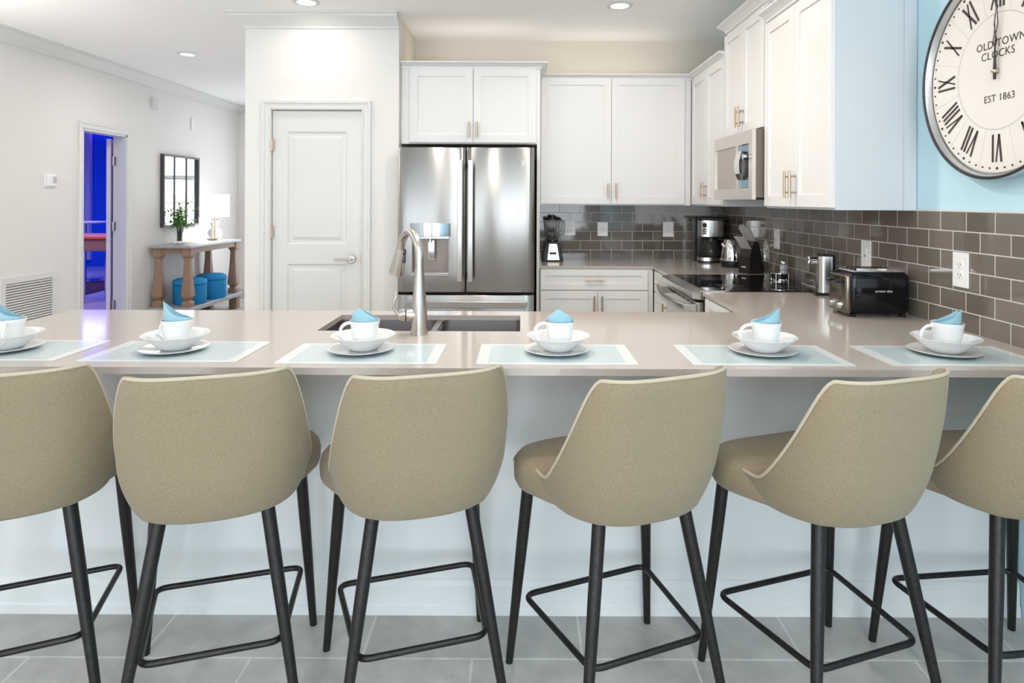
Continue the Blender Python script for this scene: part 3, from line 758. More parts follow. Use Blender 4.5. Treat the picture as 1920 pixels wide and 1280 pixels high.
# ------------------------------------------------------------------ wall clock
ck = thing('wall_clock', 'large round cream roman numeral clock on the sky blue wall', 'clock', (XR, 2.268, 1.872))
RC = .380
Mc = Matrix.Translation((XR - .001, 2.268, 1.872)) @ Matrix.Rotation(-PI / 2, 4, 'Z') @ Matrix.Rotation(R(90), 4, 'X')   # local x right, y up, z towards the room
MB().lathe([(.0, .002), (RC - .004, .002), (RC, .004), (RC, .046), (RC - .003, .050), (RC - .010, .050), (RC - .012, .046), (RC - .016, .020), (0, .020)], n=96, M=Mc).build('case', SILVERR, ck, world=True)
MB().lathe([(RC - .002, .047), (RC + .003, .049), (RC + .003, .054), (RC - .004, .056), (RC - .008, .052), (RC - .006, .047), (RC - .002, .047)], n=96, M=Mc, cap=False).build('rim', mat('dark clock rim', (.07, .07, .075), .3, .7), ck, world=True)
MB().lathe([(0, .018), (RC - .022, .018), (RC - .022, .026), (.0, .026)], n=96, M=Mc).build('face', CREAM, ck, world=True)
g = MB().lathe([(.203, .0262), (.2055, .0268), (.208, .0262)], n=72, M=Mc, cap=False)
for k in range(12):
    a = R(15 + 30 * k); c_, s_ = math.cos(a), math.sin(a)
    p = [(.207 * c_ - .0008 * s_, .207 * s_ + .0008 * c_), (.207 * c_ + .0008 * s_, .207 * s_ - .0008 * c_), (.350 * c_ + .0008 * s_, .350 * s_ - .0008 * c_), (.350 * c_ - .0008 * s_, .350 * s_ + .0008 * c_)]
    g.prism(p, .0255, .0266, M=Mc)
g.build('face_groove', GROOVE, ck, world=True)
NUM = {12: 'XII', 1: 'I', 2: 'II', 3: 'III', 4: 'IV', 5: 'V', 6: 'VI', 7: 'VII', 8: 'VIII', 9: 'IX', 10: 'X', 11: 'XI'}
def numeral(txt):
    """strokes in local (x,y) centred, height 1"""
    wd = {'I': .17, 'V': .42, 'X': .42}; tot = sum(wd[c] for c in txt); x = -tot / 2; st = []
    for c in txt:
        q = x + wd[c] / 2
        if c == 'I': st.append(((q, -.5), (q, .5), .035))
        if c == 'V': st += [((q - .13, .5), (q, -.5), .035), ((q + .13, .5), (q, -.5), .022)]
        if c == 'X': st += [((q - .15, .5), (q + .15, -.5), .04), ((q + .15, .5), (q - .15, -.5), .024)]
        x += wd[c]
    return st
for hnum, txt in NUM.items():
    a = R(90 - 30 * hnum); b = MB(); hh = .098
    Mn = Mc @ Matrix.Rotation(a - PI / 2, 4, 'Z') @ Matrix.Translation((0, .272, 0)) @ Matrix.Diagonal((hh, hh, 1, 1))
    for (p, q, wd) in numeral(txt):
        p = Vector(p); q = Vector(q); d_ = (q - p).normalized(); nn = Vector((-d_.y, d_.x)) * wd * 1.15
        b.prism([tuple(p - nn), tuple(p + nn), tuple(q + nn), tuple(q - nn)], .0255, .028, M=Mn)
    b.build('numeral', INK, ck, world=True)
dots = {}
for k in range(60):
    a = R(6 * k); r_ = .0038 if k % 5 else .0055
    p_ = (Mc @ Vector((.343 * math.cos(a), .343 * math.sin(a), 0))) - ck.location
    if r_ not in dots:
        Md = Mc.copy(); Md.translation = (0, 0, 0)
        o = dots[r_] = MB().lathe([(0, .0285), (r_ * .8, .0285), (r_, .026)], (0, 0, 0), 8, M=Md).build('minute_dot', INK, ck)
    else:
        o = dots[r_].copy(); COL.objects.link(o); o.parent = ck
    o.location = p_
for s_, sz, yy, xx in (('OLD TOWN', .040, .098, .012), ('CLOCKS', .040, .060, .0), ('EST 1863', .036, -.095, 0.008)):
    MB().text(s_, sz, Mc @ Matrix.Translation((xx, yy, .0266)), .0003, spacing=1.08).build('lettering', INK, ck, world=True)
def hand(L_, ang_, z, wid):
    b = MB(); M2 = Mc @ Matrix.Rotation(R(-ang_), 4, 'Z')
    b.prism([(-wid * .5, -.03), (wid * .5, -.03), (wid, .0), (wid * .55, L_ * .40), (-wid * .55, L_ * .40), (-wid, 0)], z, z + .0015, M=M2)
    # pierced diamond
    for s_ in (1, -1):
        o1 = [(0, L_ * .38), (s_ * wid * 1.9, L_ * .52), (0, L_ * .78)]; i1 = [(0, L_ * .42), (s_ * wid * 1.2, L_ * .53), (0, L_ * .72)]
        b.prism([o1[0], o1[1], i1[1], i1[0]], z, z + .0015, M=M2); b.prism([o1[1], o1[2], i1[2], i1[1]], z, z + .0015, M=M2)
    b.prism([(-wid * .35, L_ * .76), (wid * .35, L_ * .76), (0, L_)], z, z + .0015, M=M2)
    return b
hand(.20, -1, .034, .006).build('hour_hand', INK, ck, world=True)
hand(.315, 3, .038, .0055).build('minute_hand', INK, ck, world=True)
MB().lathe([(0, .048), (.006, .046), (.009, .040), (.009, .026), (0, .026)], n=16, M=Mc).build('hub', BRASS, ck, world=True)

# ------------------------------------------------------------------ stools
def se(phi, a, b_, n=2.35):
    s_, c_ = math.sin(phi), math.cos(phi)
    return (a * math.copysign(abs(s_) ** (2 / n), s_), -b_ * math.copysign(abs(c_) ** (2 / n), c_))
def smooth(t): t = max(0, min(1, t)); return t * t * (3 - 2 * t)
ZB = .578
A_, B_ = .248, .248
def shell_point(phi, z, inset):
    # widening from the rounded base, slight taper and lean towards the top
    q = (z - ZB)
    s_ = .84 + .16 * math.sin(min(1, q / .13) * PI / 2) ** .8 - .075 * max(0, (z - .74) / .24) ** 1.5
    a_, b__ = A_ * s_ - inset, B_ * s_ - inset
    x, y = se(phi, a_, b__, 2.5 + 1.1 * smooth((z - .62) / .30))
    y -= .062 * max(0, (z - .60) / .38) ** 1.7 * (0.55 + .45 * max(0, math.cos(phi)))
    return x, y
def seatpt(ph, s_):
    x, y = se(ph, 1, 1, 4.2)
    return x * s_ * (.197 + .077 * smooth((y + .50) / 1.0)), y * s_ * (.200 if y < 0 else .232)
def ztop(phi):
    d_ = abs(math.degrees(phi))
    return .656 + (.972 - .656) * (1 - smooth((d_ - 44) / 46))
def make_stool(label, loc, rz, grp):
    t = thing('bar_stool', label, 'stool', loc, rz, grp)
    sh = MB(); nphi = 72; pm = R(103); th = .030; V = []; Fc = []
    lv = 16; prof_n = None; rim = []
    for i in range(nphi + 1):
        ph = -pm + 2 * pm * i / nphi; zt = ztop(ph); colp = []
        x, y = se(ph, A_ * .62, B_ * .62); colp.append((x, y, ZB + .002))
        x, y = se(ph, A_ * .74, B_ * .74); colp.append((x, y, ZB))
        for k in range(lv + 1):
            u = k / lv; u = u ** 1.4; z = ZB + .002 + (zt - .008 - ZB - .002) * u
            x, y = shell_point(ph, z, 0); colp.append((x, y, z))
        x, y = shell_point(ph, zt, .004); colp.append((x, y, zt - .002))
        x, y = shell_point(ph, zt, .012); colp.append((x, y, zt + .002)); 
        x, y = shell_point(ph, zt, .024); colp.append((x, y, zt - .003))
        for k in range(6):
            z = zt - .012 - (zt - .012 - .60) * (k / 5); x, y = shell_point(ph, z, th + .004 * k / 5); colp.append((x, y, z))
        x, y = shell_point(ph, zt, 0); x2, y2 = shell_point(ph, zt, .003)
        rim.append((x2, y2, zt - .001))
        V += colp; prof_n = len(colp)
    for i in range(nphi):
        for j in range(prof_n - 1):
            Fc.append((i * prof_n + j, (i + 1) * prof_n + j, (i + 1) * prof_n + j + 1, i * prof_n + j + 1))
    Fc.append(tuple(range(prof_n))); Fc.append(tuple(reversed(range(nphi * prof_n, (nphi + 1) * prof_n))))
    sh.add(V, Fc, 0, True).build('backrest', FABRIC, t, auto=70)
    rp = rim + []
    # piping drops down the front ends of the shell
    def down(p): return [(p[0], p[1], p[2] - .02), (p[0] * .995, p[1], ZB + .02)]
    MB().tube(list(reversed(down(rim[0]))) + rp + down(rim[-1]), .0048, 8).build('piping', PIPING, t)
    # seat cushion
    st = MB(); V = []; Fc = []; n = 64
    rings = [(.0, ZB - .006), (.60, ZB - .006), (.90, ZB - .004), (.965, ZB + .004), (.99, ZB + .018), (.995, .632), (.988, .640), (.975, .652), (.94, .664), (.86, .672), (.6, .680), (.3, .684), (.0, .685)]
    for (s_, z) in rings:
        for k in range(n):
            ph = 2 * PI * k / n; x, y = seatpt(ph, s_)
            V.append((x, y, z))
    for j in range(len(rings) - 1):
        for k in range(n): Fc.append((j * n + k, j * n + (k + 1) % n, (j + 1) * n + (k + 1) % n, (j + 1) * n + k))
    st.add(V, Fc, 0, True)
    seat = st.build('seat', FABRIC, t, auto=70)
    pp = []
    for k in range(21):
        ph = R(112) + R(136) * k / 20; x, y = seatpt(ph, .99)
        pp.append((x, y, .640))
    MB().tube(pp, .0035, 8).build('piping', PIPING, seat)
    legs = {}
    for (tx, ty, bx_, by_) in ((-.1305, -.1313, -.2211, -.218), (.1305, -.1313, .2211, -.218), (-.2033, .1696, -.2469, .218), (.2033, .1696, .2469, .218)):
        top = Vector((tx, ty, ZB + .004)); bot = Vector((bx_, by_, 0)); legs[(bx_ > 0, by_ > 0)] = (top, bot)
        MB().tube([top, top.lerp(bot, .35), top.lerp(bot, .985), bot], [.0185, .0175, .0115, .0115], 16).build('leg', LEGM, t)
    zr = .2155; cs = []
    for key in ((False, False), (True, False), (True, True), (False, True)):
        top, bot = legs[key]; q = top.lerp(bot, (top.z - zr) / top.z); cs.append(q)
    cen = sum(cs, Vector()) / 4; cs = [c + (cen - c) * .085 for c in cs]; pts = []; rad = .035
    for i in range(4):
        p0, p1, p2 = cs[i - 1], cs[i], cs[(i + 1) % 4]
        a_ = p1 + (p0 - p1).normalized() * rad; c_ = p1 + (p2 - p1).normalized() * rad
        for k in range(6):
            u = k / 5; pts.append((a_ * (1 - u) ** 2 + p1 * 2 * u * (1 - u) + c_ * u * u))
    MB().tube(pts, .0085, 10, closed=True).build('footrest', LEGM, t)
    return t
SG = 'beige upholstered stools along the breakfast bar'
poses = [(-1.4485, 1.9077, .4095), (-.8815, 1.9194, .2938), (-.3283, 1.9436, .2994), (.250, 1.9192, .3879), (.838, 1.9172, .3326), (1.3922, 1.9474, .1132)]
poses = [((x + .0676 * math.sin(a), y - .0676 * math.cos(a), 0), a) for x, y, a in poses]
SL = ['beige bar stool at the far left, cut off by the photo edge', 'beige bar stool second from the left, below the console table',
      'beige bar stool third from the left, below the kitchen tap', 'beige bar stool fourth from the left, its left seat side showing',
      'beige bar stool fifth from the left, turned to show its whole left flank', 'beige bar stool at the far right, cut off by the photo edge']
stool0 = make_stool(SL[0], poses[0][0], poses[0][1], SG)
for (p_, a_), lb in zip(poses[1:], SL[1:]): dup(stool0, p_, a_, lb, SG)

# ------------------------------------------------------------------ place settings
ZW = .914
def placemat(cx, y0, y1, wid, label, rz=0):
    t = thing('placemat', label, 'placemat', (cx, (y0 + y1) / 2, ZW), rz, 'placemats on the breakfast bar')
    h = (y1 - y0) / 2; wd = wid / 2
    MB().cells([-wd, -wd + .035, wd - .035, wd], [-h, -h + .018, h - .018, h], lambda i, j: True, .0003, .0022).build('border', MATW, t)
    MB().box(-wd + .035, wd - .035, -h + .018, h - .018, .0022, .0027).build('centre_panel', MATB, t)
    return t
def plate_b():
    return MB().lathe([(0, .002), (.045, .002), (.048, .0), (.052, .002), (.075, .005), (.098, .009), (.106, .0115), (.107, .013), (.105, .0135), (.097, .012), (.072, .008), (.052, .0055), (0, .0055)], n=56)
def bowl_b():
    return MB().lathe([(0, .003), (.038, .003), (.041, .0), (.045, .002), (.058, .011), (.072, .024), (.085, .0355), (.095, .043), (.1015, .0475), (.1022, .0488), (.1005, .0492), (.091, .0455), (.083, .037), (.070, .026), (.056, .0135), (.040, .0065), (0, .006)], n=56)
def cup_b():
    return MB().lathe([(0, .003), (.026, .003), (.028, .0), (.031, .002), (.035, .012), (.0405, .040), (.0455, .072), (.0485, .0865), (.048, .0880), (.0465, .0872), (.0435, .072), (.0385, .040), (.033, .013), (.028, .006), (0, .006)], n=48)
def cup_handle():
    pts = []
    for k in range(13):
        a = R(62) + (R(298) - R(62)) * k / 12
        pts.append((-.051 + .033 * math.cos(a), 0, .046 + .031 * math.sin(a)))
    return MB().tube(pts, .0042, 10, sq=1.3)
def napkin_b(prof):
    """rolled napkin: elliptical wall, height follows the folded edge"""
    n = 48; V = []; Fc = []; rx, ry = .0415, .027
    def hgt(u):
        for (u0, h0), (u1, h1) in zip(prof, prof[1:]):
            if u0 <= u <= u1: return h0 + (h1 - h0) * (u - u0) / (u1 - u0 + 1e-9)
        return prof[-1][1]
    for k in range(n):
        a = 2 * PI * k / n; u = math.cos(a); back = math.sin(a) > 0
        h = hgt(u) * (1 - .32 * max(0, math.sin(a)) ** .7)
        flare = 1 + .10 * (h / .1)
        for (s_, z) in ((.50, 0.0), (1.0, .076), (flare, .076 + h), (flare * .955, .076 + h), (.94, .076), (.45, .0)):
            V.append((rx * s_ * u, ry * s_ * math.sin(a), z))
    for k in range(n):
        for j in range(6):
            q = ((k + 1) % n) * 6; Fc.append((k * 6 + j, q + j, q + (j + 1) % 6, k * 6 + (j + 1) % 6))
    return MB().add(V, Fc, 0, True)
NA = [(-1, .060), (-.97, .064), (-.6, .046), (-.2, .030), (.3, .019), (1, .012)]
NB = [(-1, .022), (-.35, .048), (-.3, .049), (.3, .030), (1, .010)]
NC = [(-1, .004), (-.5, .012), (0, .022), (.5, .036), (.88, .050), (1, .040)]
ND = [(-1, .018), (-.25, .046), (-.15, .047), (.5, .030), (1, .018)]
sets = [  # mat centre x, mat y0, y1, dishes x, napkin profile, handle angle, words
    (-1.672, 1.957, 2.242, -1.678, NA, R(120), 'leftmost place'),
    (-1.113, 1.952, 2.232, -1.128, NA, R(-25), 'second place from left'),
    (-.503, 1.937, 2.205, -.517, NB, R(-6), 'third place left of tap'),
    (.106, 1.937, 2.205, .118, ND, R(-14), 'fourth place right of sink'),
    (.761, 1.937, 2.205, .790, NC, R(-3), 'fifth place near range'),
    (1.366, 1.940, 2.205, 1.380, NC, R(-2), 'rightmost place near toaster')]
YD = 2.095
pl0 = bo0 = cu0 = None
for (mx, y0_, y1_, dx_, npf, ha, wd) in sets:
    placemat(mx, y0_, y1_, .49, 'pale blue placemat with white border at the ' + wd)
    zt_ = ZW + .0030
    if pl0 is None:
        pl0 = plate_b().build('plate', CHINA); bo0 = bowl_b().build('bowl', CHINA)
        cu0 = thing('cup', '', 'cup'); cup_b().build('body', CHINA, cu0); cup_handle().build('handle', CHINA, cu0)
        P, B, Cp = pl0, bo0, cu0
    else:
        P = pl0.copy(); COL.objects.link(P); B = bo0.copy(); COL.objects.link(B); Cp = dup(cu0, (0, 0, 0), 0, '')
    P.location = (dx_ - .006, YD, zt_); tag(P, 'small round white china plate under the bowl at the ' + wd, 'plate', 'white plates on the placemats')
    B.location = (dx_, YD, zt_ + .0062); tag(B, 'white china bowl holding a cup at the ' + wd, 'bowl', 'white bowls on the plates')
    Cp.location = (dx_ + .005, YD, zt_ + .0130); Cp.rotation_euler = (0, 0, ha); tag(Cp, 'white china cup with a napkin in it at the ' + wd, 'cup', 'white cups in the bowls')
    nk_ = napkin_b(npf).build('napkin', NAPK); nk_.location = (dx_ + .005, YD, zt_ + .0135 + .0068)
    tag(nk_, 'folded pale blue napkin standing in the cup at the ' + wd, 'napkin', 'pale blue napkins in the cups')

# ------------------------------------------------------------------ countertop appliances
# toaster
ts = thing('toaster', 'black four-slice toaster with chrome ends, below the slim outlet', 'toaster', (1.532, 2.83, ZW), R(-2))
ts.scale = (1.04, 1.04, 1.06)
b = MB().box(-.125, .125, -.085, .085, .010, .182, .028, seg=5); b.build('housing', mat('glossy black', (.004, .004, .006), .07, spec=.35), ts)
MB().box(-.140, -.112, -.080, .080, .012, .172, .012, seg=4).build('end_panel', mat('tinted chrome', (.20, .175, .14), .18, 1), ts)
MB().box(-.105, .115, -.062, .062, .180, .187, .003).build('top_plate', CHROME, ts)
for y in (-.045, -.017, .017, .045):
    MB().box(-.085, .095, y - .0095, y + .0095, .186, .1885).build('slot', BLACK, ts)
    MB().box(-.085, .095, y - .0115, y - .0090, .186, .195).build('slot_guide', CHROME, ts)
for y in (-.035, .035): MB().box(-.168, -.138, y - .014, y + .014, .135, .145, .003).build('lever', BLACK, ts)
for y in (-.035, .035): MB().tube([(-.139, y, .045), (-.158, y, .045)], [.017, .014], 18).build('knob', CHROME, ts)
for x in (-.1, .1):
    for y in (-.06, .06): MB().lathe([(.01, 0), (.012, .012)], (x, y, 0), 12).build('foot', BLACK, ts)
MB().text('proctor silex', .0132, Matrix.Translation((.012, -.0856, .107)) @ Matrix.Rotation(R(90), 4, 'X'), .0004).build('lettering', LOGO, ts)
# can opener
co = thing('can_opener', 'tall steel electric can opener between range and toaster', 'can opener', (1.605, 3.43, ZW), R(-8))
MB().prism([(-.055, -.055), (.045, -.055), (.05, .055), (-.05, .055)], 0, .012).box(-.02, .05, -.045, .05, .012, .212, .010, seg=3).build('housing', BLACK, co)
V = []; Fc = []
for k in range(11):
    a = R(-70 + 14 * k); V += [(-.005 - .035 * math.cos(a), -.008 + .045 * math.sin(a), .014), (-.005 - .030 * math.cos(a), -.008 + .040 * math.sin(a), .205)]
V += [(.03, -.05, .014), (.03, -.05, .205), (.03, .034, .014), (.03, .034, .205)]; n = 11
for k in range(n - 1): Fc.append((2 * k, 2 * k + 2, 2 * k + 3, 2 * k + 1))
Fc += [(22, 0, 1, 23), (20, 24, 25, 21), (24, 22, 23, 25), tuple([2 * k for k in range(n)] + [24, 22]), tuple([2 * k + 1 for k in range(n)] + [25, 23])]
MB().add(V, Fc, 0, True).build('steel_front', mat('smooth steel', (.58, .57, .55), .2, 1.0), co)
MB().box(-.02, .045, -.047, .045, .205, .216, .004).build('top_cap', BLACK, co)
MB().box(-.085, -.03, -.030, .010, .185, .205, .006).tube([(-.035, -.01, .172), (-.062, -.01, .172)], [.016, .014], 14).tube([(-.07, -.01, .19), (-.078, -.012, .165)], .007, 8).build('cutting_lever', CHROME, co)
# its flex on the worktop
cr_ = MB().tube([(1.655, 3.50, .923), (1.66, 3.60, .923), (1.655, 3.72, .9235), (1.66, 3.82, .9235)], .0035, 8).build('power_cord', mat('pale grey cord', (.55, .55, .55), .4))
tag(cr_, 'thin pale power cord lying at the wall behind the can opener', 'cord')
# spice stand
sp_ = thing('shaker_stand', 'small round chrome shaker stand at the rear of the cooktop', 'stand', (1.583, 3.955, .9196))
MB().lathe([(.050, .002), (.053, .002), (.053, .005), (.050, .005), (.050, .002)], cap=False, n=36).lathe([(.052, .048), (.055, .048), (.055, .052), (.052, .052), (.052, .048)], cap=False, n=36).build('ring', CHROME, sp_)
MB().lathe([(0, .018), (.048, .018), (.05, .02), (.05, .044), (0, .044)], n=36).build('tray', BLACK, sp_)
for k in range(4):
    a = R(45 + 90 * k); MB().tube([(.0535 * math.cos(a), .0535 * math.sin(a), 0), (.0535 * math.cos(a), .0535 * math.sin(a), .05)], .002, 8).build('post', CHROME, sp_)
sk = thing('salt_shaker', 'faceted glass shaker with metal lid standing on the shaker stand', 'shaker', (1.60, 3.935, .9196 + .0445))
MB().lathe([(0, 0), (.024, 0), (.026, .004), (.0225, .02), (.026, .035), (.0235, .05), (.019, .056), (.019, .062), (0, .062)], n=10, smooth=False).build('jar', mat('faceted glass', (.74, .77, .77), .08, trans=.35), sk)
MB().lathe([(.020, .060), (.021, .062), (.021, .074), (.017, .080), (0, .081)], n=20).build('lid', CHROME, sk)
MB().lathe([(0, .003), (.019, .003), (.018, .02), (.020, .035), (.017, .046), (0, .046)], n=20).build('contents', SPICE, sk)
# knife block
kb = thing('knife_block', 'slanted black knife block with steel handled knives beside the kettle', 'knife block', (1.570, 4.43, ZW), R(22))
MB().prism([(-.055, 0), (.055, 0), (.055, .0), (.075, .02), (.022, .215), (-.012, .222), (-.055, .115)], -.055, .055, M=Matrix(((1, 0, 0, 0), (0, 0, 1, 0), (0, 1, 0, 0), (0, 0, 0, 1)))).build('block', mat('black wood', (.014, .012, .012), .35), kb)
MB().box(-.058, -.0555, -.02, .02, .04, .048).build('badge', LOGO, kb)
def knife(x, y, z, L_, parent_t, ang_=R(-30), r=.0082):
    d_ = Vector((math.sin(ang_), 0, math.cos(ang_)))
    p = Vector((x, y, z))
    k_ = thing('kitchen_knife', 'steel handled knife standing in the black knife block', 'knife', (0, 0, 0), 0, 'knives in the knife block')
    k_.location = parent_world(kb) @ p; k_.rotation_euler = (0, ang_, kb.rotation_euler.z)
    MB().tube([(0, 0, 0), (0, 0, .012), (.002, 0, L_ * .5), (-.001, 0, L_ * .85), (-.006, 0, L_)], [r * .75, r, r * .9, r * 1.1, r * .8], 10, sq=.65).build('handle', mat('satin knife steel', (.74, .72, .70), .22, .35), k_)
    MB().box(-.008, .008, -.001, .001, -.02, .002).build('blade', STEEL, k_)
    return k_
kn = []
for (x, y, z, L_) in ((-.010, -.034, .223, .11), (-.008, -.010, .223, .125), (-.006, .014, .223, .13), (.012, -.030, .220, .12), (.018, .012, .220, .135), (-.006, .037, .223, .11)):
    kn.append(knife(x, y, z, L_, kb))
for i in range(6): kn.append(knife(-.036, -.042 + i * .0165, .168, .105, kb, R(-36), .0064))
pos_words = ['short upper knife nearest the camera', 'upper knife second along the front row', 'upper knife in the middle of the front row', 'tall upper knife at the near right', 'tallest upper knife at the rear right', 'upper knife farthest back in the front row']
for k_, wds in zip(kn[:6], pos_words): k_['label'] = 'steel handled ' + wds + ' in the black block'
for k_ in kn[6:]: k_['label'] = 'slim steel handled steak knife in the lower row of the block'; k_['group'] = 'steak knives in the lower row of the block'
# kettle
kt = thing('kettle', 'rounded stainless electric kettle right of the coffee maker', 'kettle', (1.590, 4.86, ZW))
MB().lathe([(0, 0), (.088, 0), (.090, .006), (.090, .042), (.086, .046), (0, .046)], n=40).build('base', BLACK, kt)
MB().lathe([(.0, .046), (.088, .046), (.089, .052), (.085, .10), (.076, .15), (.064, .19), (.056, .203), (0, .203)], n=48).build('body', CHROME, kt)
MB().lathe([(.056, .202), (.054, .211), (.03, .218), (0, .219)], n=36).build('lid', BLACK, kt)
MB().tube([(.05, 0, .208), (.085, .01, .205), (.105, .012, .17), (.105, .012, .10), (.09, .01, .055)], [.010, .012, .012, .012, .010], 12).build('handle', BLACK, kt)
MB().tube([(-.062, -.01, .15), (-.082, -.013, .172), (-.090, -.014, .178)], [.020, .014, .010], 12).build('spout', CHROME, kt)
# coffee maker
cm_ = thing('coffee_maker', 'black and steel drip coffee maker in the corner of the back wall', 'coffee maker', (1.525, 5.24, ZW))
MB().box(-.105, .125, .01, .155, .0, .36, .015, seg=3).box(-.098, .12, -.09, .1, .335, .365, .02, seg=3).build('housing', BLACK, cm_)
def dshape(w_, d0, d1, z0, z1):
    p = []
    for k in range(17):
        a = PI + PI * k / 16; p.append((w_ * math.cos(a), d0 + (d0 - d1) * math.sin(a)))
    p += [(w_, .06), (-w_, .06)]
    b = MB(); b.prism(p, z0, z1); b.sm = [False] * 2 + [True] * (len(b.f) - 2); return b
dshape(.098, -.055, -.095, .208, .338).build('brew_head', STEEL, cm_)
dshape(.103, -.055, -.105, .0, .014).build('foot', BLACK, cm_)
dshape(.100, -.055, -.100, .014, .042).build('warming_base', STEEL, cm_)
MB().box(-.088, -.030, -.088, -.072, .225, .325, .003).build('control_panel', mat('panel steel', (.6, .55, .48), .35, .8), cm_)
MB().box(-.084, -.038, -.0895, -.0875, .285, .315).build('display', BLACK, cm_)
bt = MB()
for r_ in range(3):
    for c_ in range(2): bt.box(-.084 + c_ * .025, -.064 + c_ * .025, -.0895, -.0875, .232 + r_ * .016, .240 + r_ * .016)
bt.build('button', BLACK, cm_)
cf = thing('carafe', 'glass coffee carafe standing on the coffee maker warming plate', 'carafe', (1.520, 5.190, ZW + .043))
MB().lathe([(0, .001), (.055, .001), (.073, .012), (.077, .035), (.072, .08), (.058, .12), (.052, .135), (.055, .150), (.052, .150), (.049, .135), (.055, .12), (.069, .08), (.0735, .035), (.07, .014), (0, .005)], n=40).build('jug', SMOKE, cf)
MB().lathe([(.056, .145), (.056, .155), (.03, .163), (0, .163)], n=32).build('lid', BLACK, cf)
MB().tube([(.05, -.02, .145), (.095, -.035, .14), (.105, -.04, .10), (.095, -.035, .045), (.07, -.02, .03)], .009, 10).build('handle', BLACK, cf)
# blender
bl = thing('blender', 'countertop blender with smoky jar at the left end of the back worktop', 'blender', (.245, 5.30, ZW))
def frustum(b, w0, d0, w1, d1, z0, z1, mi=0):
    V = [(-w0, -d0, z0), (w0, -d0, z0), (w0, d0, z0), (-w0, d0, z0), (-w1, -d1, z1), (w1, -d1, z1), (w1, d1, z1), (-w1, d1, z1)]
    bm = bmesh.new(); vs = [bm.verts.new(v) for v in V]
    for f in [(0, 3, 2, 1), (4, 5, 6, 7), (0, 1, 5, 4), (1, 2, 6, 5), (2, 3, 7, 6), (3, 0, 4, 7)]: bm.faces.new([vs[i] for i in f])
    bmesh.ops.bevel(bm, geom=bm.edges[:], offset=.006, segments=3, profile=.5, affect='EDGES'); b.addbm(bm, mi, True); return b
frustum(MB(), .088, .085, .060, .058, 0, .155).build('base', BLACK, bl)
MB().add([(-.042, -.0885, .012), (.055, -.0885, .012), (.035, -.0655, .140), (-.028, -.0655, .140), (-.042, -.083, .012), (.055, -.083, .012), (.035, -.06, .140), (-.028, -.06, .140)],
         [(0, 1, 2, 3), (4, 7, 6, 5), (0, 4, 5, 1), (1, 5, 6, 2), (2, 6, 7, 3), (3, 7, 4, 0)]).build('control_panel', STEEL, bl)
MB().box(-.025, .03, -.088, -.075, .058, .075, .002).build('button', BLACK, bl)
MB().lathe([(.042, .155), (.045, .157), (.050, .19), (.062, .29), (.068, .335), (.065, .335), (.058, .29), (.047, .19), (.040, .162), (.0, .160)], n=36, cap=False).build('jar', BJAR, bl)
MB().lathe([(.046, .150), (.048, .165), (.046, .172), (0, .172)], n=32).build('collar', BLACK, bl)
MB().lathe([(.070, .333), (.071, .352), (.055, .357), (.03, .357), (.028, .372), (0, .372)], n=32).build('lid', BLACK, bl)
MB().tube([(.062, 0, .33), (.092, 0, .325), (.098, 0, .29), (.088, 0, .215), (.052, 0, .20)], .008, 10).build('handle', BJAR, bl)

# ------------------------------------------------------------------ hall: console table, ottomans, mirror, lamp, plant
CY0, CY1, CX0, CX1 = 7.10, 8.38, -4.13, -3.66
ct = thing('console_table', 'long wooden console table with turned legs against the hall wall', 'table', ((CX0 + CX1) / 2, (CY0 + CY1) / 2, 0))
MB().box(CX0, CX1, CY0, CY1, .862, .888, .004).build('tabletop', WOODG, ct, world=True)
MB().box(CX0 + .04, CX1 - .03, CY0 + .04, CY1 - .04, .80, .862).build('apron', WOOD, ct, world=True)
MB().box(CX0, CX1 + .01, CY0 - .01, CY1 + .02, .155, .205, .008).build('lower_shelf', WOODG, ct, world=True)
for x in (CX0 + .07, CX1 - .06):
    for y in (CY0 + .07, CY1 - .07): MB().box(x - .05, x + .05, y - .05, y + .05, 0, .156, .004).build('foot', WOOD, ct, world=True)
def sqlathe(b, prof, c):
    V = []; Fc = []
    for (r_, z) in prof:
        k_ = r_ * .72
        for (x, y) in ((-r_, -k_), (-k_, -r_), (k_, -r_), (r_, -k_), (r_, k_), (k_, r_), (-k_, r_), (-r_, k_)): V.append((c[0] + x, c[1] + y, c[2] + z))
    n = 8
    for j in range(len(prof) - 1):
        for i in range(n): Fc.append((j * n + i, j * n + (i + 1) % n, (j + 1) * n + (i + 1) % n, (j + 1) * n + i))
    Fc += [tuple(reversed(range(n))), tuple(range((len(prof) - 1) * n, len(prof) * n))]
    b.add(V, Fc); return b
lp = [(.056, 0), (.056, .05), (.048, .06), (.030, .075), (.046, .095), (.060, .12), (.058, .16), (.046, .28), (.036, .42), (.033, .52), (.036, .545), (.048, .56), (.052, .575), (.052, .66)]
for x in (CX0 + .075, CX1 - .07):
    for y in (CY0 + .075, CY1 - .075): sqlathe(MB(), lp, (x, y, .205)).build('leg', WOOD, ct, world=True)
def ottoman(label, loc, r_, h_):
    t = thing('ottoman', label, 'ottoman', loc, 0, 'blue ottomans under the console table')
    MB().lathe([(0, 0), (r_ - .01, 0), (r_, .012), (r_, h_ * .76), (r_ - .012, h_ * .78), (0, h_ * .78)], n=48).build('base', TEAL, t)
    MB().lathe([(0, h_ * .775), (r_ - .008, h_ * .775), (r_ + .004, h_ * .80), (r_ + .004, h_ * .90), (r_ - .01, h_ * .96), (r_ * .8, h_), (0, h_ * 1.01)], n=48).build('lid', TEAL, t)
ottoman('round blue storage ottoman under the console table, nearer one', (-3.845, 7.44, .205), .178, .285)
ottoman('round blue storage ottoman under the console table, farther and mostly hidden one', (-3.80, 7.86, .205), .170, .29)
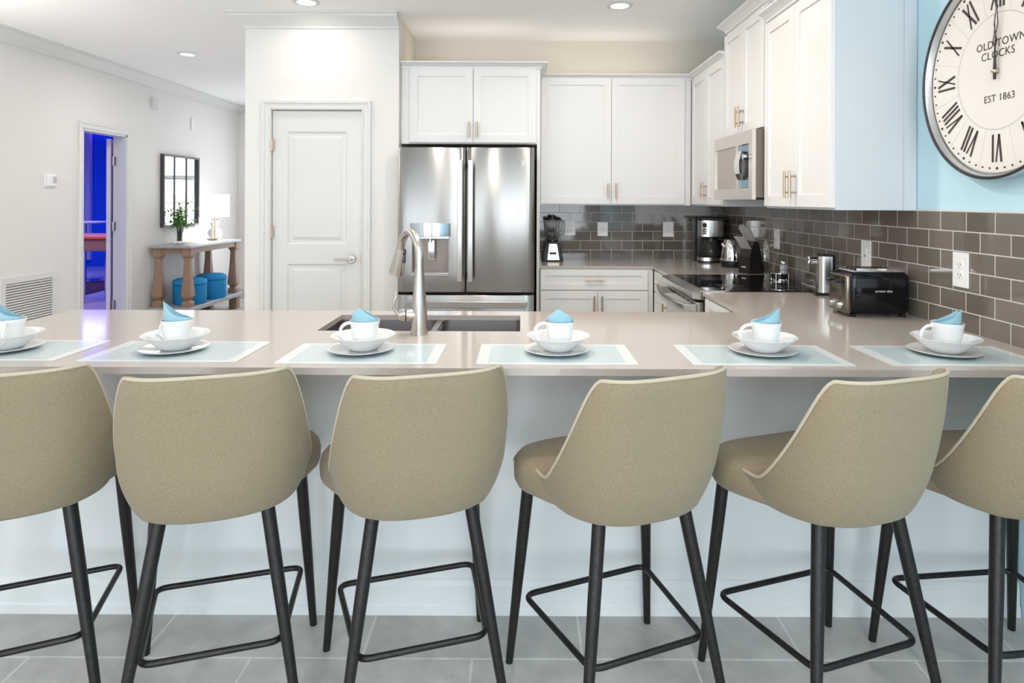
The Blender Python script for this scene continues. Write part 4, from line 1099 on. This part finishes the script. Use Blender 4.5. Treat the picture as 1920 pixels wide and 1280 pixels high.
# mirror
mr = thing('wall_mirror', 'dark framed window-pane mirror on the hall wall above the console', 'mirror', (XL, 7.75, 1.5))
MYa, MYb, MZa, MZb = 7.36, 8.17, 1.08, 1.925
MB().box(XL + .004, XL + .018, MYa + .01, MYb - .01, MZa + .01, MZb - .01).build('mirror_glass', MIRROR, mr, world=True)
f = MB()
f.frame(MYa, MYb, MZa, MZb, .024, .002, .045, Mx(XL))
f.build('frame', FRAMEK, mr, world=True)
f = MB()
for k in (1, 2):
    y = MYa + (MYb - MYa) * k / 3; f.box(XL + .018, XL + .026, y - .009, y + .009, MZa, MZb)
for k in (1, 2):
    z = MZa + (MZb - MZa) * k / 3; f.box(XL + .018, XL + .022, MYa, MYb, z - .004, z + .004)
f.build('glazing_bars', FRAMEK, mr, world=True)
# table lamp
la = thing('table_lamp', 'glass gourd table lamp with white drum shade on the console', 'lamp', (-3.915, 8.18, .888))
MB().box(-.065, .065, -.065, .065, 0, .022, .003).build('base', BRASS, la)
MB().lathe([(.045, .022), (.085, .06), (.092, .095), (.075, .135), (.035, .165), (.055, .195), (.062, .22), (.04, .255), (.016, .285), (.012, .31), (0, .31)], n=36).build('glass_body', GLASS, la)
MB().tube([(0, 0, .02), (0, 0, .36)], .006, 10).build('stem', BRASS, la)
MB().lathe([(.172, .295), (.172, .575), (.169, .575), (.169, .295), (.172, .295)], n=48, cap=False).lathe([(0, .569), (.17, .569), (.17, .572), (0, .572)], n=48).build('lamp_shade', SHADE, la)
pl_ = bpy.data.lights.new('lamp_bulb', 'POINT'); pl_.energy = 7; pl_.color = (1, .95, .88); pl_.shadow_soft_size = .06
po = bpy.data.objects.new('lamp_bulb', pl_); COL.objects.link(po); po.parent = la; po.location = (0, 0, .42)
# vase and plant
va = thing('vase', 'clear glass vase of leafy green sprigs on the console near the mirror', 'vase', (-3.98, 7.46, .888))
MB().lathe([(0, .0), (.052, .0), (.056, .004), (.060, .19), (.057, .19), (.053, .012), (0, .010)], n=32).build('glass', GLASS, va)
rnd = random.Random(7)
sm_ = MB(); lfm = MB()
for k in range(46):
    a = rnd.uniform(0, 2 * PI); rr_ = rnd.uniform(.01, .03)
    tip = Vector((rnd.gauss(0, .075), rnd.gauss(0, .09), rnd.uniform(.22, .42))) 
    if k < 4: tip = Vector((rnd.uniform(-.03, .08), rnd.uniform(-.03, .08), rnd.uniform(.42, .50)))
    if 4 <= k < 9: tip = Vector((rnd.uniform(-.17, -.06), rnd.uniform(-.1, 0), rnd.uniform(.18, .27)))
    base_ = Vector((rr_ * math.cos(a), rr_ * math.sin(a), .02)); mid_ = (base_ + tip) / 2 + Vector((0, 0, .04)) - Vector((tip.x, tip.y, 0)) * .3
    pts = [base_ * (1 - u) ** 2 + mid_ * 2 * u * (1 - u) + tip * u * u for u in (0, .25, .5, .75, 1)]
    sm_.tube(pts, .0016, 5)
    for q in range(9):
        u = .55 + .45 * q / 8; p = base_ * (1 - u) ** 2 + mid_ * 2 * u * (1 - u) + tip * u * u
        if p.z < .19: continue
        M2 = Matrix.Translation(p) @ Matrix.Rotation(rnd.uniform(0, 6.28), 4, 'Z') @ Matrix.Rotation(rnd.uniform(-.9, .9), 4, 'X')
        s_ = rnd.uniform(.026, .042)
        lfm.add([(0, 0, 0), (s_ * .45, s_ * .5, .003), (0, s_ * 1.3, 0), (-s_ * .45, s_ * .5, .003), (0, s_ * .6, -.002)], [(0, 1, 4), (1, 2, 4), (2, 3, 4), (3, 0, 4)], 0, True, M2)
sp2 = thing('leafy_sprigs', 'bunch of green leafy sprigs standing in the glass vase', 'plant', (-3.98, 7.46, .90))
sm_.build('stem', STEM, sp2); lfm.build('foliage', LEAF, sp2)

# ------------------------------------------------------------------ small things on the hall wall
th_ = thing('thermostat', 'small white thermostat with grey screen left of the hall doorway', 'thermostat', (XL, 5.64, 1.565))
MB().box(XL, XL + .008, 5.575, 5.705, 1.51, 1.62, .002).box(XL + .008, XL + .026, 5.595, 5.70, 1.517, 1.613, .004).build('case', PLASTW, th_, world=True)
MB().box(XL + .026, XL + .028, 5.65, 5.69, 1.54, 1.60).build('screen', PLASTG, th_, world=True)
vt = thing('return_air_grille', 'large white louvred air grille low on the hall wall', 'air grille', (XL, 5.42, .5))
VY0, VY1, VZ0, VZ1 = 5.10, 5.72, .16, .765
f = MB()
f.frame(VY0, VY1, VZ0, VZ1, .05, 0, .014, Mx(XL))
f.build('frame', TRIM, vt, world=True)
MB().box(XL + .0005, XL + .002, VY0 + .05, VY1 - .05, VZ0 + .05, VZ1 - .05).build('backing', DARKGAP, vt, world=True)
z = VZ0 + .062; n = 0
while z < VZ1 - .055:
    MB().add([(XL + .002, VY0 + .05, z + .012), (XL + .012, VY0 + .05, z), (XL + .012, VY1 - .05, z), (XL + .002, VY1 - .05, z + .012),
              (XL + .002, VY0 + .05, z + .0145), (XL + .0135, VY0 + .05, z + .003), (XL + .0135, VY1 - .05, z + .003), (XL + .002, VY1 - .05, z + .0145)],
             [(0, 1, 2, 3), (4, 7, 6, 5), (1, 5, 6, 2), (0, 4, 5, 1), (2, 6, 7, 3), (0, 3, 7, 4)]).build('slat', TRIM, vt, world=True)
    z += .0215
o = MB().box(XL, XL + .03, 7.17, 7.27, 2.42, 2.53, .004).build('door_chime', mat('pale grey plastic', (.66, .66, .66), .4)); tag(o, 'small pale grey chime box high on the hall wall', 'chime')
o = MB().box(XL, XL + .02, 8.03, 8.10, 2.27, 2.42, .003).build('motion_sensor', PLASTW); tag(o, 'tiny white sensor high on the hall wall above the mirror', 'sensor')
o = outlet('white outlet low on the hall wall behind the console table legs', Matrix.Translation((XL, 8.1, .58)) @ Matrix.Rotation(PI / 2, 4, 'Z'), 'duplex')

# ------------------------------------------------------------------ blue room furniture
bt_ = thing('bar_table', 'round white high table in the blue room', 'table', (-7.42, 10.9, .0085))
MB().lathe([(0, .985), (.36, .985), (.37, .995), (.37, 1.01), (0, 1.01)], n=48).build('tabletop', mat('white laminate', (.8, .78, .82), .25), bt_)
MB().lathe([(.25, 0), (.25, .015), (.04, .03), (.03, .05), (.03, .985)], n=32).build('pedestal', CHROME, bt_)
gt = thing('games_table', 'brown games table with orange rails beyond the hall doorway', 'games table', (-6.15, 8.9, .0085))
MB().box(-.6, .62, -.35, .35, .70, .86, .01).build('cabinet', mat('tan brown wood', (.38, .22, .14), .4), gt)
MB().box(-.62, .64, -.37, .37, .86, .90, .008).build('rail', mat('orange red rail', (.75, .18, .08), .35), gt)
for x in (-.45, .24):
    for y in (-.25, .25): MB().tube([(x, y, .7), (x, y, 0)], [.035, .025], 12).build('leg', CHROME, gt)

# ------------------------------------------------------------------ recessed ceiling lights
def downlight(x, y, label, power=P_DOWN, color=WARM):
    t = thing('recessed_ceiling_light', label, 'ceiling light', (x, y, ZC), 0, 'recessed ceiling lights')
    MB().lathe([(.062, -.001), (.062, -.007), (.070, -.010), (.088, -.006), (.092, -.001), (.062, -.001)], n=40, cap=False).build('trim_ring', TRIM, t)
    MB().lathe([(0, -.0065), (.0625, -.0065), (.0625, -.002), (0, -.002)], n=36).build('lens', LENS, t)
    a = area('lamp_light', (0, 0, -.014), (0, 0, 0), .12, .12, power, color, 'DISK', t)
    a.data.spread = R(170)
    return t
downlight(-3.13, 6.0, 'round recessed ceiling light in the hall, left of the pantry wall', P_DOWN * 1.15, (1, .97, .93))
downlight(-1.485, 4.40, 'round recessed ceiling light in front of the pantry door', P_DOWN * .28)
downlight(.666, 4.45, 'round recessed ceiling light above the back worktop', P_DOWN * .40)
downlight(-3.2, 3.9, 'round recessed ceiling light out of view over the left walkway', P_DOWN)
downlight(-.4, 2.3, 'added recessed fill light out of view above the sink', P_DOWN * 1.3)  # this and the ones below are unseen, added to even out the brightness
downlight(.35, 3.25, 'added recessed fill light out of view over the kitchen aisle', P_DOWN * 2.0)
downlight(-.75, 3.35, 'added recessed fill light out of view between sink and fridge', P_DOWN * .6)
downlight(-3.0, 1.2, 'added recessed fill light out of view by the left wall', P_DOWN)
downlight(-1.0, .2, 'added recessed fill light out of view behind the stools', P_DOWN * .8)
downlight(.9, .6, 'added recessed fill light out of view near the clock wall', P_DOWN * .8)
downlight(-3.0, 8.2, 'added unseen recessed fill light deep in the hall beyond the pantry', P_DOWN * .6, (1, .98, .96))
for o in list(S.objects):
    if o.type == 'LIGHT' and o.parent is None: o['kind'] = 'structure'
# added warm fill strips to brighten the ceiling, on top of the wall cabinets, behind the crown mouldings
def top_fill_strip(x, y, z, sx, sy, power, label):
    t = thing('added_cabinet_top_light', label, 'light strip', (x, y, z), 0)
    MB().box(-sx / 2, sx / 2, -sy / 2, sy / 2, 0, .008).build('housing', TRIM, t)
    area('fill_strip_light', (0, 0, .012), (PI, 0, 0), sx, sy, power, (1, .93, .84), 'RECTANGLE', t)
top_fill_strip(.70, 5.26, 2.401, 1.0, .05, P_TOP, 'added unseen fill light strip lying on top of the back wall cabinets')
top_fill_strip(-.40, 5.10, 2.401, .9, .05, P_TOP, 'added unseen fill light strip lying on top of the cabinet over the fridge')
top_fill_strip(1.55, 3.18, 2.421, .05, .7, P_TOP * .5, 'added unseen fill light strip lying on top of the nearest wall cabinet')
def floor_fill_light(x, y, power, label):  # unseen torch lamp, added to throw fill light onto the ceiling
    t = thing('added_floor_lamp', label, 'lamp', (x, y, 0), 0)
    MB().lathe([(0, 0), (.14, 0), (.14, .015), (.03, .03), (0, .03)]).build('base', NICKEL, t)
    MB().tube([(0, 0, .02), (0, 0, 1.72)], .011, 12).build('pole', NICKEL, t)
    MB().lathe([(.012, 1.70), (.06, 1.72), (.13, 1.78), (.16, 1.84), (.157, 1.84), (.127, 1.785), (.058, 1.726), (.01, 1.706), (.012, 1.70)], cap=False).build('lamp_shade', TRIM, t)
    area('fill_uplight', (0, 0, 1.80), (PI, 0, 0), .2, .2, power, (1, .97, .93), 'DISK', t)
floor_fill_light(-3.80, 3.55, P_UP * .72, 'added unseen torch lamp by the left wall, brightening the ceiling')
floor_fill_light(1.38, -.60, P_UP * 1.9, 'added unseen torch lamp by the right wall, behind the camera, brightening the ceiling')
for o in list(S.objects):
    if o.type == 'LIGHT' and o.parent is None: o['kind'] = 'structure'
